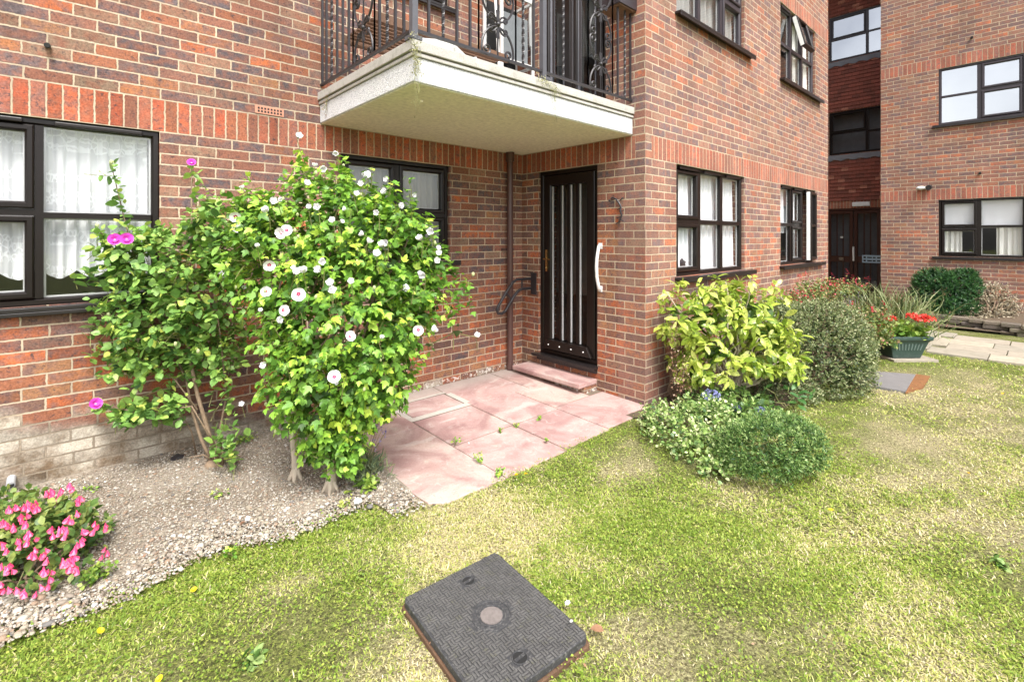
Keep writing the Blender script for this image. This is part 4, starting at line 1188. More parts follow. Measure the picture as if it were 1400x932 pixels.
for (a, b) in ((0.44, 0.15), (0.56, 0.85)):
    k = mh(a, b)
    m = MB(); m.tube([(k[0], k[1], mz - .0045), (k[0], k[1], mz + .0006)], 0.027, 24); m.build('key_recess_shade', M['dark'], mo)  # dark disc, not sunk in; the recess shade is put into its colour
    m = MB(); m.tube([(k[0] + 0.029 * math.cos(t_), k[1] + 0.029 * math.sin(t_), mz + .0012) for t_ in np.linspace(0, 2 * math.pi, 25)], 0.0028, 5)
    m.box(k[0] - 0.024, k[0] + .024, k[1] - .006, k[1] + .006, mz, mz + .003); m.build('lifting_key', M['cast'], mo)

m = MB()
mc = [(2.20, -1.12), (3.15, -1.22), (2.95, -1.66), (2.10, -1.50)]
m.prism([on(1175, 505, 'Z', 0)[:2], on(1252, 511, 'Z', 0)[:2], on(1238, 534, 'Z', 0)[:2], on(1165, 522, 'Z', 0)[:2]], -0.03, -0.004)
mf = thing('manhole_cover', (2.7, -1.3, 0), 'flat grey inspection cover with a rusty end, in the grass below the green planter', 'manhole cover')
m.build('cover_plate', concrete('grey_slate_cover', (0.13, 0.125, 0.12), (0.22, 0.21, 0.21), 8, 0.003), mf, bevel=0.003)
m = MB(); m.prism([on(1252, 510, 'Z', 0)[:2], on(1272, 513, 'Z', 0)[:2], on(1262, 528, 'Z', 0)[:2], on(1238, 535, 'Z', 0)[:2]], -0.03, -0.008)
m.build('rusty_edge', concrete('rust_patch', (0.10, 0.05, 0.025), (0.36, 0.16, 0.06), 22, 0.01), mf)

# ================================================================== gravel stones and grass: nobody could count them
def scatter_mesh(name, verts, faces, pos, mats3, scale, var, mat, smooth=False):
    """verts (k,3) template, pos (n,3), mats3 (n,3,3), scale (n,3) -> one mesh with per-point attribute 'var'"""
    n = len(pos); k = len(verts)
    V = np.einsum('nij,nkj->nki', mats3, verts[None, :, :] * scale[:, None, :]) + pos[:, None, :]
    V = V.reshape(-1, 3)
    fl = [len(f) for f in faces]
    loops = np.concatenate([np.array(f) for f in faces])
    L = (loops[None, :] + (np.arange(n) * k)[:, None]).ravel()
    tot = np.tile(np.array(fl), n)
    start = np.concatenate([[0], np.cumsum(tot)[:-1]])
    me = bpy.data.meshes.new(name)
    me.vertices.add(len(V)); me.vertices.foreach_set('co', V.astype(np.float32).ravel())
    me.loops.add(len(L)); me.loops.foreach_set('vertex_index', L.astype(np.int32))
    me.polygons.add(len(tot)); me.polygons.foreach_set('loop_start', start.astype(np.int32)); me.polygons.foreach_set('loop_total', tot.astype(np.int32))
    if smooth: me.polygons.foreach_set('use_smooth', np.ones(len(tot), bool))
    me.update(calc_edges=True)
    at_ = me.attributes.new('var', 'FLOAT', 'POINT')
    at_.data.foreach_set('value', np.repeat(var, k).astype(np.float32))
    t = me.attributes.new('tipness', 'FLOAT', 'POINT')
    tv = (verts[:, 1] - verts[:, 1].min()) / max(1e-6, np.ptp(verts[:, 1]))
    t.data.foreach_set('value', np.tile(tv, n).astype(np.float32))
    me.materials.append(mat)
    return me


def rand_rot(n, rg):
    q = rg.normal(size=(n, 4)); q /= np.linalg.norm(q, axis=1)[:, None]
    w, x, y, z = q.T
    return np.stack([np.stack([1 - 2 * (y * y + z * z), 2 * (x * y - z * w), 2 * (x * z + y * w)], 1),
                     np.stack([2 * (x * y + z * w), 1 - 2 * (x * x + z * z), 2 * (y * z - x * w)], 1),
                     np.stack([2 * (x * z - y * w), 2 * (y * z + x * w), 1 - 2 * (x * x + y * y)], 1)], 1)


def yaw_tilt(n, rg, lean):
    """columns: side, forward(length), normal ; blades standing up with a lean"""
    a = rg.uniform(0, 2 * math.pi, n); l = rg.uniform(lean[0], lean[1], n)
    h = np.stack([np.cos(a), np.sin(a), np.zeros(n)], 1)
    f = h * np.sin(l)[:, None] + np.array([0, 0, 1.])[None] * np.cos(l)[:, None]
    s = np.stack([-np.sin(a), np.cos(a), np.zeros(n)], 1)
    nn = np.cross(s, f)
    return np.stack([s, f, nn], 2)


def icosa():
    p = (1 + 5 ** .5) / 2
    v = np.array([(-1, p, 0), (1, p, 0), (-1, -p, 0), (1, -p, 0), (0, -1, p), (0, 1, p), (0, -1, -p), (0, 1, -p), (p, 0, -1), (p, 0, 1), (-p, 0, -1), (-p, 0, 1)], float)
    v /= np.linalg.norm(v[0])
    f = [(0, 11, 5), (0, 5, 1), (0, 1, 7), (0, 7, 10), (0, 10, 11), (1, 5, 9), (5, 11, 4), (11, 10, 2), (10, 7, 6), (7, 1, 8), (3, 9, 4), (3, 4, 2), (3, 2, 6), (3, 6, 8), (3, 8, 9), (4, 9, 5), (2, 4, 11), (6, 2, 10), (8, 6, 7), (9, 8, 1)]
    return v, f

def stone_mat():
    t = NT('gravel_stone'); a = t.n('Attribute', {'attribute_name': 'var'}).outputs['Fac']
    c = t.ramp(a, [(0, (0.30, 0.26, 0.20)), (0.2, (0.40, 0.36, 0.30)), (0.38, (0.24, 0.20, 0.16)), (0.54, (0.48, 0.44, 0.38)), (0.66, (0.28, 0.20, 0.14)), (0.78, (0.33, 0.29, 0.22)), (0.90, (0.60, 0.57, 0.52)), (0.95, (0.15, 0.14, 0.13))], 'CONSTANT')
    return t.done(t.bsdf(c, 0.75, None, 0.35))
v, f = icosa()
n = 46000
px = rng.uniform(-5.3, -2.42, n); ed = np.array([lawn_edge(x) for x in px])
py = ed - 0.02 - np.abs(rng.normal(0, 0.035, n)) + (DY - ed) * rng.uniform(0, 1, n) ** 1.15
keep = (px > -4.75) | (py < 1.6)
px, py = px[keep], py[keep]; n = len(px)
sz = rng.uniform(0.0017, 0.0047, n) * (1 + 1.3 * (rng.random(n) > 0.95)) * (1 + 0.35 * (py < 0.55) + 0.35 * (px < -3.9))
s_ = (py - 0.2) / (DY - 0.2)
pz = 0.008 + 0.035 * np.clip(s_, 0, 1) + 0.010 * np.sin(px * 7) * np.sin(py * 6) + rng.uniform(-0.004, 0.003, n)
sc = np.stack([sz * rng.uniform(0.9, 1.8, n), sz * rng.uniform(0.8, 1.3, n), sz * rng.uniform(0.45, 0.8, n)], 1)
me = scatter_mesh('gravel', v, f, np.stack([px, py, pz], 1), yaw_tilt(n, rng, (0, 0.3))[:, :, [0, 2, 1]], sc, rng.random(n), stone_mat())
tag(link('gravel', me), 'fine grey and tan gravel covering the bed under the left shrubs', 'gravel', kind='stuff')


def grass_mat():
    t = NT('grass_blade'); a = t.n('Attribute', {'attribute_name': 'var'}).outputs['Fac']
    tip = t.n('Attribute', {'attribute_name': 'tipness'}).outputs['Fac']
    c = t.ramp(a, [(0.0, (0.13, 0.22, 0.03)), (0.22, (0.24, 0.34, 0.045)), (0.42, (0.38, 0.45, 0.08)), (0.56, (0.50, 0.49, 0.15)), (0.72, (0.64, 0.55, 0.30)), (0.9, (0.74, 0.65, 0.46)), (1.0, (0.40, 0.25, 0.15))])
    d = t.bsdf(c, 0.55, None, 0.35)
    tl = t.n('BsdfTranslucent', None, Color=c)
    m_ = t.n('MixShader'); t.set(m_, 0, 0.28); t.set(m_, 1, d); t.set(m_, 2, tl.outputs[0])
    return t.done(m_.outputs[0])
M['grass'] = grass_mat()


def in_lawn(x, y):
    ok = np.ones(len(x), bool)
    ed = 0.20 + 0.05 * np.sin(x * 3.1) + 0.03 * np.sin(x * 9.0 + 1) - 0.16 * (x > -2.62)
    jag = 0.035 * np.sin(x * 41) + 0.025 * np.sin(x * 97) + rng.normal(0, 0.035, len(x))
    ok &= ~((x < PX0) & (y > ed + jag))
    ok &= ~((x >= PX0 - 0.02) & (x < 0.02) & (y > -0.125 + 0.02 * np.sin(x * 23) + 0.012 * np.sin(x * 61) + np.abs(rng.normal(0, 0.018, len(x)))))
    ok &= ~((x >= 0) & (y > -0.42))
    rel = np.stack([x - A0[0], y - A0[1]], 1)
    det = Bv[0] * Cv[1] - Bv[1] * Cv[0]
    s = (rel[:, 0] * Cv[1] - rel[:, 1] * Cv[0]) / det; q = (Bv[0] * rel[:, 1] - Bv[1] * rel[:, 0]) / det
    ok &= ~((s > 0.0) & (s < 1.0) & (q > 0.0) & (q < 1.0))
    ok &= ~((((x + 0.02) / 0.24) ** 2 + ((y + 0.22) / 0.16) ** 2) < 1)
    xl = 4.55 + 0.32 * np.maximum(0, y + 2.2 - 0.3 + 0.3); xl = np.where(y < -2.2, 4.55 - 0.12 * (y + 2.2) * 1.0, xl)
    ok &= ~((x > xl + 0.02) & (x < xl + 1.78))
    ok &= ~((x > 7.45 + np.where(y > -2.4, 0.36 * (y + 0.9), -0.54)) & (y > -7.6))
    q4 = [on(1172, 503, 'Z', 0), on(1256, 509, 'Z', 0), on(1243, 534, 'Z', 0), on(1165, 524, 'Z', 0)]
    ins = np.ones(len(x), bool)
    for i in range(4):
        a_, b_ = q4[i], q4[(i + 1) % 4]
        ins &= ((b_[0] - a_[0]) * (y - a_[1]) - (b_[1] - a_[1]) * (x - a_[0])) < rng.normal(0, 0.012, len(x))
    ok &= ~ins
    return ok


bv = np.array([(-0.5, 0, 0), (0.5, 0, 0), (0.42, 0.55, 0.10), (-0.42, 0.55, 0.10), (0.0, 1.0, 0.38)])
bf = [(0, 1, 2, 3), (3, 2, 4)]
P_, S_, V_, Rm = [], [], [], []
def add_grass(nn, dmin, dmax, wid, hgt, lean):
    """tufts in a ring of distance from the viewer's standpoint, thinning out with distance"""
    ang = rng.uniform(YAW - 0.93, YAW + 0.93, nn); d = np.sqrt(rng.uniform(dmin ** 2, dmax ** 2, nn))
    x = CAM_X + d * np.sin(ang); y = CAM_Y + d * np.cos(ang)
    k = in_lawn(x, y)
    dr_ = dry(x, y)
    k &= rng.random(nn) > 0.08 * (dr_ > 0.8)
    x, y, dr_ = x[k], y[k], dr_[k]; n = len(x)
    cl = 0.5 + 0.5 * np.sin(x * 31 + 2 * np.sin(y * 17)) * np.sin(y * 29 + 1.5 * np.sin(x * 13))
    var = np.clip(0.25 + 0.36 * dr_ + rng.normal(0, 0.17, n) - 0.10 * (cl - 0.5), 0, 0.93)
    straw = rng.random(n) < 0.05 + 0.38 * dr_
    var = np.where(straw, rng.uniform(0.55, 0.92, n), var)
    P_.append(np.stack([x, y, np.full(n, -0.024) + rng.uniform(-.004, .006, n) * 1.0], 1))
    h = rng.uniform(hgt[0], hgt[1], n) * (1 - 0.35 * dr_) * (0.6 + 0.8 * cl); w = rng.uniform(wid[0], wid[1], n)
    S_.append(np.stack([w, h, h], 1)); V_.append(var)
    Rm.append(yaw_tilt(n, rng, lean))
add_grass(240000, 1.5, 3.0, (0.0024, 0.0050), (0.010, 0.028), (0.5, 1.5))
add_grass(200000, 3.0, 5.2, (0.0032, 0.0062), (0.012, 0.032), (0.5, 1.45))
add_grass(150000, 5.2, 9.5, (0.0045, 0.0095), (0.015, 0.038), (0.4, 1.4))
me = scatter_mesh('grass', bv, bf, np.concatenate(P_), np.concatenate(Rm), np.concatenate(S_), np.concatenate(V_), M['grass'])
tag(link('grass', me), 'short patchy lawn grass, green with dry straw coloured patches', 'grass', kind='stuff')
# small round clover leaves between the blades
hexv = np.array([(0, 0, 0)] + [(0.5 * math.cos(a), 0.5 + 0.5 * math.sin(a), 0.06 * math.cos(2 * a)) for a in np.linspace(-math.pi / 2, 1.5 * math.pi, 7)[:-1]]); hexf = [(1, 2, 3, 4, 5, 6)]
nn = 90000
ang = rng.uniform(YAW - 0.9, YAW + 0.9, nn); d = np.sqrt(rng.uniform(1.5 ** 2, 4.6 ** 2, nn)); x = CAM_X + d * np.sin(ang); y = CAM_Y + d * np.cos(ang)
k = in_lawn(x, y) & (dry(x, y) < 0.45) & (np.sin(x * 7 + 1.5 * np.sin(y * 5)) * np.sin(y * 8 + x) > -0.35)
x, y = x[k], y[k]; n = len(x)
s = rng.uniform(0.005, 0.011, n)
rot = yaw_tilt(n, rng, (0.7, 1.5))
me = scatter_mesh('clover', hexv, hexf, np.stack([x, y, rng.uniform(-0.012, 0.016, n)], 1), rot, np.stack([s, s, s], 1), np.clip(rng.normal(0.22, 0.13, n), 0, 0.6), M['grass'])
tag(link('clover', me), 'tiny clover leaves growing through the near lawn', 'clover', kind='stuff')

# dry leaf scraps and stalks lying about
nn = 900
lx = np.concatenate([rng.uniform(-4.6, -2.42, 420), rng.uniform(-0.3, 3.2, 300), rng.uniform(-3.6, 3.0, 180)])
ly = np.concatenate([0.25 + 1.35 * rng.random(420) ** 0.8, rng.uniform(-0.5, -0.05, 300), rng.uniform(-1.8, 0.0, 180)])
lz = np.concatenate([np.full(420, 0.042), np.full(300, 0.012), np.full(180, 0.004)]) + rng.uniform(-.004, .006, nn)
lz[:420] += 0.02 * np.clip((ly[:420] - .2) / 1.4, 0, 1) - 0.015
LITTER = (lx, ly, lz)

# ================================================================== planting
def leaf_mat(name, stops, trans=0.24, rough=0.45, speck=None, spec=0.45):
    t = NT(name); a = t.n('Attribute', {'attribute_name': 'var'}).outputs['Fac']
    c = t.ramp(a, stops)
    c = t.mix(0.55, c, t.ramp(t.noise(t.obj(), 45, 4, 0.7), [(0.32, 0.55), (0.68, 1.4)]), 'MULTIPLY')
    if speck:
        co = t.obj()
        c = t.mix(t.ramp(t.noise(co, speck[1], 3, 0.7), [(speck[2], 0.0), (speck[2] + 0.06, speck[3])]), c, speck[0])
    d = t.bsdf(c, rough, None, spec)
    tl = t.n('BsdfTranslucent', None, Color=c)
    m_ = t.n('MixShader'); t.set(m_, 0, trans); t.set(m_, 1, d); t.set(m_, 2, tl.outputs[0])
    return t.done(m_.outputs[0])


M['lf_rose'] = leaf_mat('rose_leaf', [(0, (0.048, 0.120, 0.024)), (0.35, (0.156, 0.312, 0.066)), (0.7, (0.324, 0.516, 0.108)), (1, (0.552, 0.624, 0.120))])
M['lf_hib'] = leaf_mat('mallow_leaf', [(0, (0.049, 0.122, 0.015)), (0.35, (0.122, 0.281, 0.034)), (0.7, (0.281, 0.500, 0.055)), (1, (0.549, 0.708, 0.091))])
M['lf_fuch'] = leaf_mat('fuchsia_leaf', [(0, (0.036, 0.090, 0.024)), (0.5, (0.120, 0.216, 0.048)), (1, (0.312, 0.360, 0.084))])
M['lf_auc'] = leaf_mat('laurel_leaf', [(0, (0.065, 0.140, 0.022)), (0.35, (0.292, 0.410, 0.049)), (0.7, (0.540, 0.626, 0.108)), (1, (0.799, 0.799, 0.292))], 0.32, 0.3, ((0.16, 0.30, 0.03), 55.0, 0.56, 0.75), 0.5)
M['lf_cot'] = leaf_mat('small_leaf', [(0, (0.035, 0.066, 0.020)), (0.4, (0.117, 0.164, 0.051)), (0.8, (0.257, 0.296, 0.125)), (1, (0.406, 0.421, 0.234))])
M['lf_var'] = leaf_mat('variegated_leaf', [(0, (0.063, 0.137, 0.042)), (0.35, (0.179, 0.304, 0.074)), (0.7, (0.357, 0.493, 0.137)), (1, (0.672, 0.735, 0.399))])
M['lf_tuft'] = leaf_mat('needle_leaf', [(0, (0.03, 0.08, 0.02)), (0.5, (0.12, 0.24, 0.05)), (1, (0.36, 0.48, 0.17))])
M['lf_con'] = leaf_mat('conifer_leaf', [(0, (0.012, 0.05, 0.015)), (0.5, (0.035, 0.11, 0.03)), (1, (0.08, 0.19, 0.045))], 0.15)
M['lf_brn'] = leaf_mat('brown_leaf', [(0, (0.09, 0.075, 0.05)), (0.4, (0.24, 0.20, 0.12)), (0.75, (0.42, 0.36, 0.24)), (1, (0.62, 0.56, 0.42))])
M['lf_dry'] = leaf_mat('dry_leaf', [(0, (0.16, 0.08, 0.05)), (0.5, (0.36, 0.20, 0.12)), (0.8, (0.55, 0.38, 0.26)), (1, (0.70, 0.58, 0.44))])
M['lf_red'] = leaf_mat('salvia_flower', [(0, (0.35, 0.02, 0.03)), (1, (0.60, 0.06, 0.09))])
M['lf_sal'] = leaf_mat('salvia_leaf', [(0, (0.06, 0.11, 0.03)), (0.5, (0.17, 0.24, 0.06)), (0.8, (0.33, 0.33, 0.11)), (1, (0.40, 0.20, 0.14))])
M['lf_lav'] = leaf_mat('lavender_leaf', [(0, (0.10, 0.15, 0.09)), (0.6, (0.24, 0.31, 0.17)), (1, (0.42, 0.46, 0.22))])
M['purple'] = leaf_mat('lavender_flower', [(0, (0.22, 0.17, 0.42)), (1, (0.46, 0.40, 0.66))])
M['blue'] = leaf_mat('blue_flower', [(0, (0.12, 0.13, 0.32)), (1, (0.34, 0.36, 0.60))])
M['lf_ger'] = leaf_mat('geranium_leaf', [(0, (0.05, 0.12, 0.02)), (0.5, (0.16, 0.29, 0.04)), (1, (0.34, 0.43, 0.08))])
M['red'] = leaf_mat('geranium_flower', [(0, (0.62, 0.03, 0.02)), (1, (0.85, 0.10, 0.07))], 0.2)
M['white_petal'] = simple('white_petal', (0.88, 0.86, 0.88), 0.6, 0.05, 60)
M['crimson'] = simple('crimson_eye', (0.50, 0.02, 0.12), 0.6)
M['cream'] = simple('stamen', (0.80, 0.74, 0.45), 0.6)
M['magenta'] = simple('magenta_petal', (0.66, 0.07, 0.50), 0.5, 0.3, 40)
M['magenta_pale'] = simple('magenta_pale', (0.88, 0.42, 0.66), 0.5, 0.2, 40)
M['pink'] = simple('fuchsia_pink', (0.80, 0.05, 0.17), 0.4, 0.25, 40)
M['pink_pale'] = simple('fuchsia_pale', (0.82, 0.17, 0.30), 0.5, 0.2, 40)
M['bark'] = simple('bark', (0.24, 0.17, 0.11), 0.85, 0.4, 30, 0.004, 60)
M['bark_pale'] = simple('bark_pale', (0.52, 0.44, 0.34), 0.85, 0.3, 24, 0.005, 50)
M['stem'] = simple('green_stem', (0.20, 0.20, 0.07), 0.7, 0.3, 20)
M['bud'] = simple('bud_green', (0.42, 0.46, 0.22), 0.6, 0.2, 30)
M['yellow'] = simple('dandelion', (0.85, 0.58, 0.02), 0.6, 0.1, 40)

def tmpl(pts, faces): return np.array(pts, float), faces
T_OVATE = tmpl([(0, 0, 0), (-.30, .25, .05), (0, .28, 0), (.30, .25, .05), (-.36, .55, .06), (0, .58, .0), (.36, .55, .06), (-.2, .82, .02), (.2, .82, .02), (0, 1, -.06)],
               [(0, 2, 1), (0, 3, 2), (1, 2, 5, 4), (2, 3, 6, 5), (4, 5, 9, 7), (5, 6, 8, 9)])
T_LOBED = tmpl([(0, 0, 0), (-.34, .18, .05), (-.50, .52, .02), (-.24, .46, .06), (-.20, .74, .03), (0, 1.0, -.10), (.20, .74, .03), (.24, .46, .06), (.50, .52, .02), (.34, .18, .05), (0, .42, 0)],
               [(0, 10, 1), (1, 10, 3, 2), (3, 10, 4), (4, 10, 5), (5, 10, 6), (6, 10, 7), (7, 10, 9, 8), (9, 10, 0)])
T_LANCE = tmpl([(0, 0, 0), (-.16, .3, .04), (.16, .3, .04), (-.2, .6, .03), (.2, .6, .03), (0, 1, -.10), (0, .3, 0), (0, .62, 0)],
               [(0, 6, 1), (0, 2, 6), (1, 6, 7, 3), (6, 2, 4, 7), (3, 7, 5), (7, 4, 5)])
T_BIG = tmpl([(0, 0, 0), (0, .12, -.01), (-.16, .28, .04), (0, .30, 0), (.16, .28, .04), (-.21, .52, .05), (0, .55, .01), (.21, .52, .05), (-.15, .78, .02), (0, .80, -.03), (.15, .78, .02), (0, 1, -.12)],
             [(0, 1, 2), (0, 4, 1), (1, 3, 2), (1, 4, 3), (2, 3, 6, 5), (3, 4, 7, 6), (5, 6, 9, 8), (6, 7, 10, 9), (8, 9, 11), (9, 10, 11)])
T_DIA = tmpl([(0, 0, 0), (-.3, .5, .05), (0, 1, -.03), (.3, .5, .05)], [(0, 3, 2, 1)])
T_NEEDLE = tmpl([(-.06, 0, 0), (.06, 0, 0), (.045, .6, .04), (-.045, .6, .04), (0, 1, -.02)], [(0, 1, 2, 3), (3, 2, 4)])
T_STRAP = tmpl([(-.02, 0, 0), (.02, 0, 0), (-.025, .4, .05), (.025, .4, .05), (-.018, .75, -.02), (.018, .75, -.02), (0, 1, -.22)], [(0, 1, 3, 2), (2, 3, 5, 4), (4, 5, 6)])
T_ROUND = tmpl([(0, 0.05, 0)] + [(0.5 * math.cos(a), 0.5 + 0.5 * math.sin(a), 0.10 * math.cos(3 * a)) for a in np.linspace(-math.pi / 2, 1.5 * math.pi, 9)[:-1]] + [(0, .5, -.05)],
               [(9, 1 + i, 1 + (i + 1) % 8) for i in range(8)])


def basis(dirs, ups, rg, roll=0.5):
    f = dirs / (np.linalg.norm(dirs, axis=1)[:, None] + 1e-9)
    s = np.cross(f, ups); s /= (np.linalg.norm(s, axis=1)[:, None] + 1e-9)
    n = np.cross(s, f)
    a = rg.normal(0, roll, len(f))[:, None]
    s2 = s * np.cos(a) + n * np.sin(a); n2 = -s * np.sin(a) + n * np.cos(a)
    return np.stack([s2, f, n2], 2)


class Blob:
    """ellipsoid of a crown, given in world metres, axes along the viewer's right / depth / up"""
    def __init__(self, u, v, depth, ru, rv, rd):
        self.c = at(u, v, depth); s = F_PX / depth
        self.r = np.array([ru / s, rd, rv / s])
        self.A = np.stack([RGT, FWD, UPV], 0)
    def q(self, p): return ((p - self.c) @ self.A.T) / self.r
    def area(self): return (self.r[0] * self.r[2] + self.r[0] * self.r[1] + self.r[1] * self.r[2])


def crown_points(blobs, n, rg, lo=0.55, hi=1.0, core=0.6, clip=None):
    w = np.array([b.area() for b in blobs]); w /= w.sum()
    P, D = [], []
    tot = 0
    while tot < n:
        k = rg.choice(len(blobs), n, p=w)
        d = rg.normal(size=(n, 3)); d /= np.linalg.norm(d, axis=1)[:, None]
        rad = lo + (hi - lo) * rg.random(n) ** 0.6
        pts = np.zeros((n, 3)); out = np.zeros((n, 3)); ok = np.ones(n, bool)
        for i, b in enumerate(blobs):
            m = k == i
            loc = d[m] * rad[m, None] * b.r
            pts[m] = b.c + loc @ b.A
            o = (d[m] / b.r) @ b.A; out[m] = o / np.linalg.norm(o, axis=1)[:, None]
        for i, b in enumerate(blobs):
            qq = np.linalg.norm(b.q(pts), axis=1)
            ok &= ~((qq < core) & (k != i))
        ok &= pts[:, 2] > 0.01
        if clip is not None: ok &= clip(pts)
        P.append(pts[ok]); D.append(out[ok]); tot += ok.sum()
    P = np.concatenate(P)[:n]; D = np.concatenate(D)[:n]
    return P, D


def hit(blobs, u, v, inset=0.0):
    """front surface of a crown seen at this picture position"""
    d = ray(u, v); best = None
    for b in blobs:
        o = b.q(EYE); dd = (d @ b.A.T) / b.r
        A_, B_, C_ = dd @ dd, 2 * (o @ dd), o @ o - 1
        disc = B_ * B_ - 4 * A_ * C_
        if disc > 0:
            t_ = (-B_ - math.sqrt(disc)) / (2 * A_)
            if best is None or t_ < best: best = t_
    if best is None: best = min(blobs, key=lambda b: np.linalg.norm(b.c - EYE - d * ((b.c - EYE) @ FWD))).c @ FWD - EYE @ FWD
    return EYE + d * (best + inset)


def foliage(name, T, P, D, per, size, mat, parent, rg, up=0.6, droop=0.2, spread=0.9, back=0.10, var=(0.5, 0.2), roll=0.5, tipvar=0.25, widen=1.0, smooth=False):
    n = len(P)
    P2 = np.repeat(P, per, 0); D2 = np.repeat(D, per, 0); N = len(P2)
    s = np.tile(np.arange(per) / max(1, per - 1), n)      # 0 tip of twig .. 1 inner
    tw = D + rg.normal(0, 0.35, D.shape); tw[:, 2] += 0.25
    tw /= np.linalg.norm(tw, axis=1)[:, None]; TW = np.repeat(tw, per, 0)
    pos = P2 - TW * (s * back)[:, None] + rg.normal(0, size[0] * 0.12, (N, 3))
    rd = rg.normal(size=(N, 3)); rd -= (rd * TW).sum(1)[:, None] * TW; rd /= np.linalg.norm(rd, axis=1)[:, None]
    dr_ = TW * (1 - spread * (0.35 + 0.65 * s))[:, None] + rd * (spread * (0.5 + 0.5 * s))[:, None]
    dr_[:, 2] -= droop
    ups = np.zeros((N, 3)); ups[:, 2] = up; ups += D2 * (1 - up) + rg.normal(0, 0.15, (N, 3))
    sz = (size[0] + (size[1] - size[0]) * 1.15 * rg.random(N) ** 1.2) * (0.75 + 0.25 * s) * np.where(rg.random(N) < 0.2, 0.6, 1.0)
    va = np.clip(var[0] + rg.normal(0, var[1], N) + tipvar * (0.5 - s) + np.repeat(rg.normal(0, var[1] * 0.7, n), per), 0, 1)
    me = scatter_mesh(name, T[0], T[1], pos - ORIGIN[parent], basis(dr_, ups, rg, roll), np.stack([sz * widen, sz, sz], 1), va, mat, smooth)
    return link(name, me, parent)


def twigs(name, P, D, mat, parent, rg, L=0.14, r=0.0025, every=3):
    mb = MB()
    for i in range(0, len(P), every):
        d = D[i] + rg.normal(0, 0.3, 3); d[2] += 0.35; d /= np.linalg.norm(d)
        a = P[i] - d * L * rg.uniform(0.7, 1.4)
        mb.tube([a, (a + P[i]) / 2 + rg.normal(0, 0.006, 3), P[i]], [r * 1.3, r, r * 0.6], 3, cap=False)
    return mb.build(name, mat, parent, fix=False)


def stems(name, base, targets, mat, parent, rg, r=0.012, wob=0.03, sides=6, split=0.35):
    mb = MB()
    for tg in targets:
        b = np.array(base) + rg.normal(0, 0.015, 3) * np.array([1, 1, 0]); tg = np.array(tg); b[2] = base[2]
        pts = []
        for i in range(7):
            s = i / 6
            p = b + (tg - b) * np.array([s ** 1.25, s ** 1.25, s])
            p = p + rg.normal(0, wob, 3) * (0 < i < 6) * np.array([1, 1, .4])
            pts.append(p)
        mb.tube(pts, [r * (1 - 0.62 * i / 6) for i in range(7)], sides)
    return mb.build(name, mat, parent, smooth=True, fix=False, angle=180)


def flower_mesh(name, petals, L, W, cup, mats, eye=0.0, ruffle=0.06, stamen=0.0, layers=1, fold=0.5):
    """one bloom opening along +Z"""
    vs, fs, mi = [], [], []
    rg = random.Random(5)
    for ly in range(layers):
        sc = 1 - 0.32 * ly; cu = cup + 0.35 * ly
        for k in range(petals):
            a = 2 * math.pi * (k + 0.5 * ly) / petals
            ca, sa = math.cos(a), math.sin(a)
            b = len(vs)
            for (rr, ww, zz) in ((0.06, 0.10, 0.0), (0.30, 0.34, 0.10), (0.62, 0.56, 0.30), (0.88, 0.50, 0.50), (1.0, 0.26, 0.56)):
                for s in (-1, 0, 1):
                    r_ = rr * L * sc * math.cos(cu); w_ = s * ww * W * sc
                    z = zz * L * sc * math.sin(cu) * 1.6 + 0.012 * 0 + (abs(s) * ruffle * L * rr) + rg.uniform(-.3, .3) * ruffle * L * rr + ly * 0.004
                    vs.append((ca * r_ - sa * w_, sa * r_ + ca * w_, z))
            for i in range(4):
                for j in range(2):
                    q = b + i * 3 + j
                    fs.append((q, q + 1, q + 4, q + 3)); mi.append(1 if (eye and i == 0) else 0)
    if stamen:
        b = len(vs)
        for zz, rr in ((0.0, 0.05 * L), (stamen, 0.035 * L)):
            for k in range(6): a = math.pi * k / 3; vs.append((rr * math.cos(a), rr * math.sin(a), zz))
        for k in range(6): fs.append((b + k, b + (k + 1) % 6, b + 6 + (k + 1) % 6, b + 6 + k)); mi.append(2)
        fs.append(tuple(b + 6 + k for k in range(6))); mi.append(2)
    me = bpy.data.meshes.new(name); me.from_pydata(vs, [], fs)
    for m in mats: me.materials.append(m)
    me.polygons.foreach_set('material_index', mi); me.polygons.foreach_set('use_smooth', [True] * len(fs)); me.update()
    return me


def put(name, mesh, p, facing, parent, s=1.0, spin=None, squash=1.0):
    o = bpy.data.objects.new(name, mesh); COL.objects.link(o); o.parent = parent; ORIGIN[o] = ORIGIN[parent]
    o.location = Vector([float(c) for c in (np.array(p) - ORIGIN[parent])])
    q = Vector([float(c) for c in facing]).to_track_quat('Z', 'Y')
    o.rotation_mode = 'QUATERNION'
    from mathutils import Quaternion
    o.rotation_quaternion = q @ Quaternion((0, 0, 1), spin if spin is not None else random.uniform(0, 6.28))
    o.scale = (s * squash, s * squash, s)
    return o


def toward(p, jitter=0.5, up=0.15):
    d = EYE - p; d = d / np.linalg.norm(d)
    d = d + rng.normal(0, jitter, 3); d[2] += up
    return d / np.linalg.norm(d)


litter = scatter_mesh('leaf_litter', T_OVATE[0], T_OVATE[1], np.stack(LITTER, 1), yaw_tilt(900, rng, (1.2, 1.9)), np.stack([rng.uniform(.006, .016, 900)] * 3, 1) * np.array([[.8, 1.3, 1.6]]), rng.random(900), M['lf_dry'])
tag(link('leaf_litter', litter), 'scattered scraps of dry leaves on the bed and lawn', 'litter', kind='stuff')

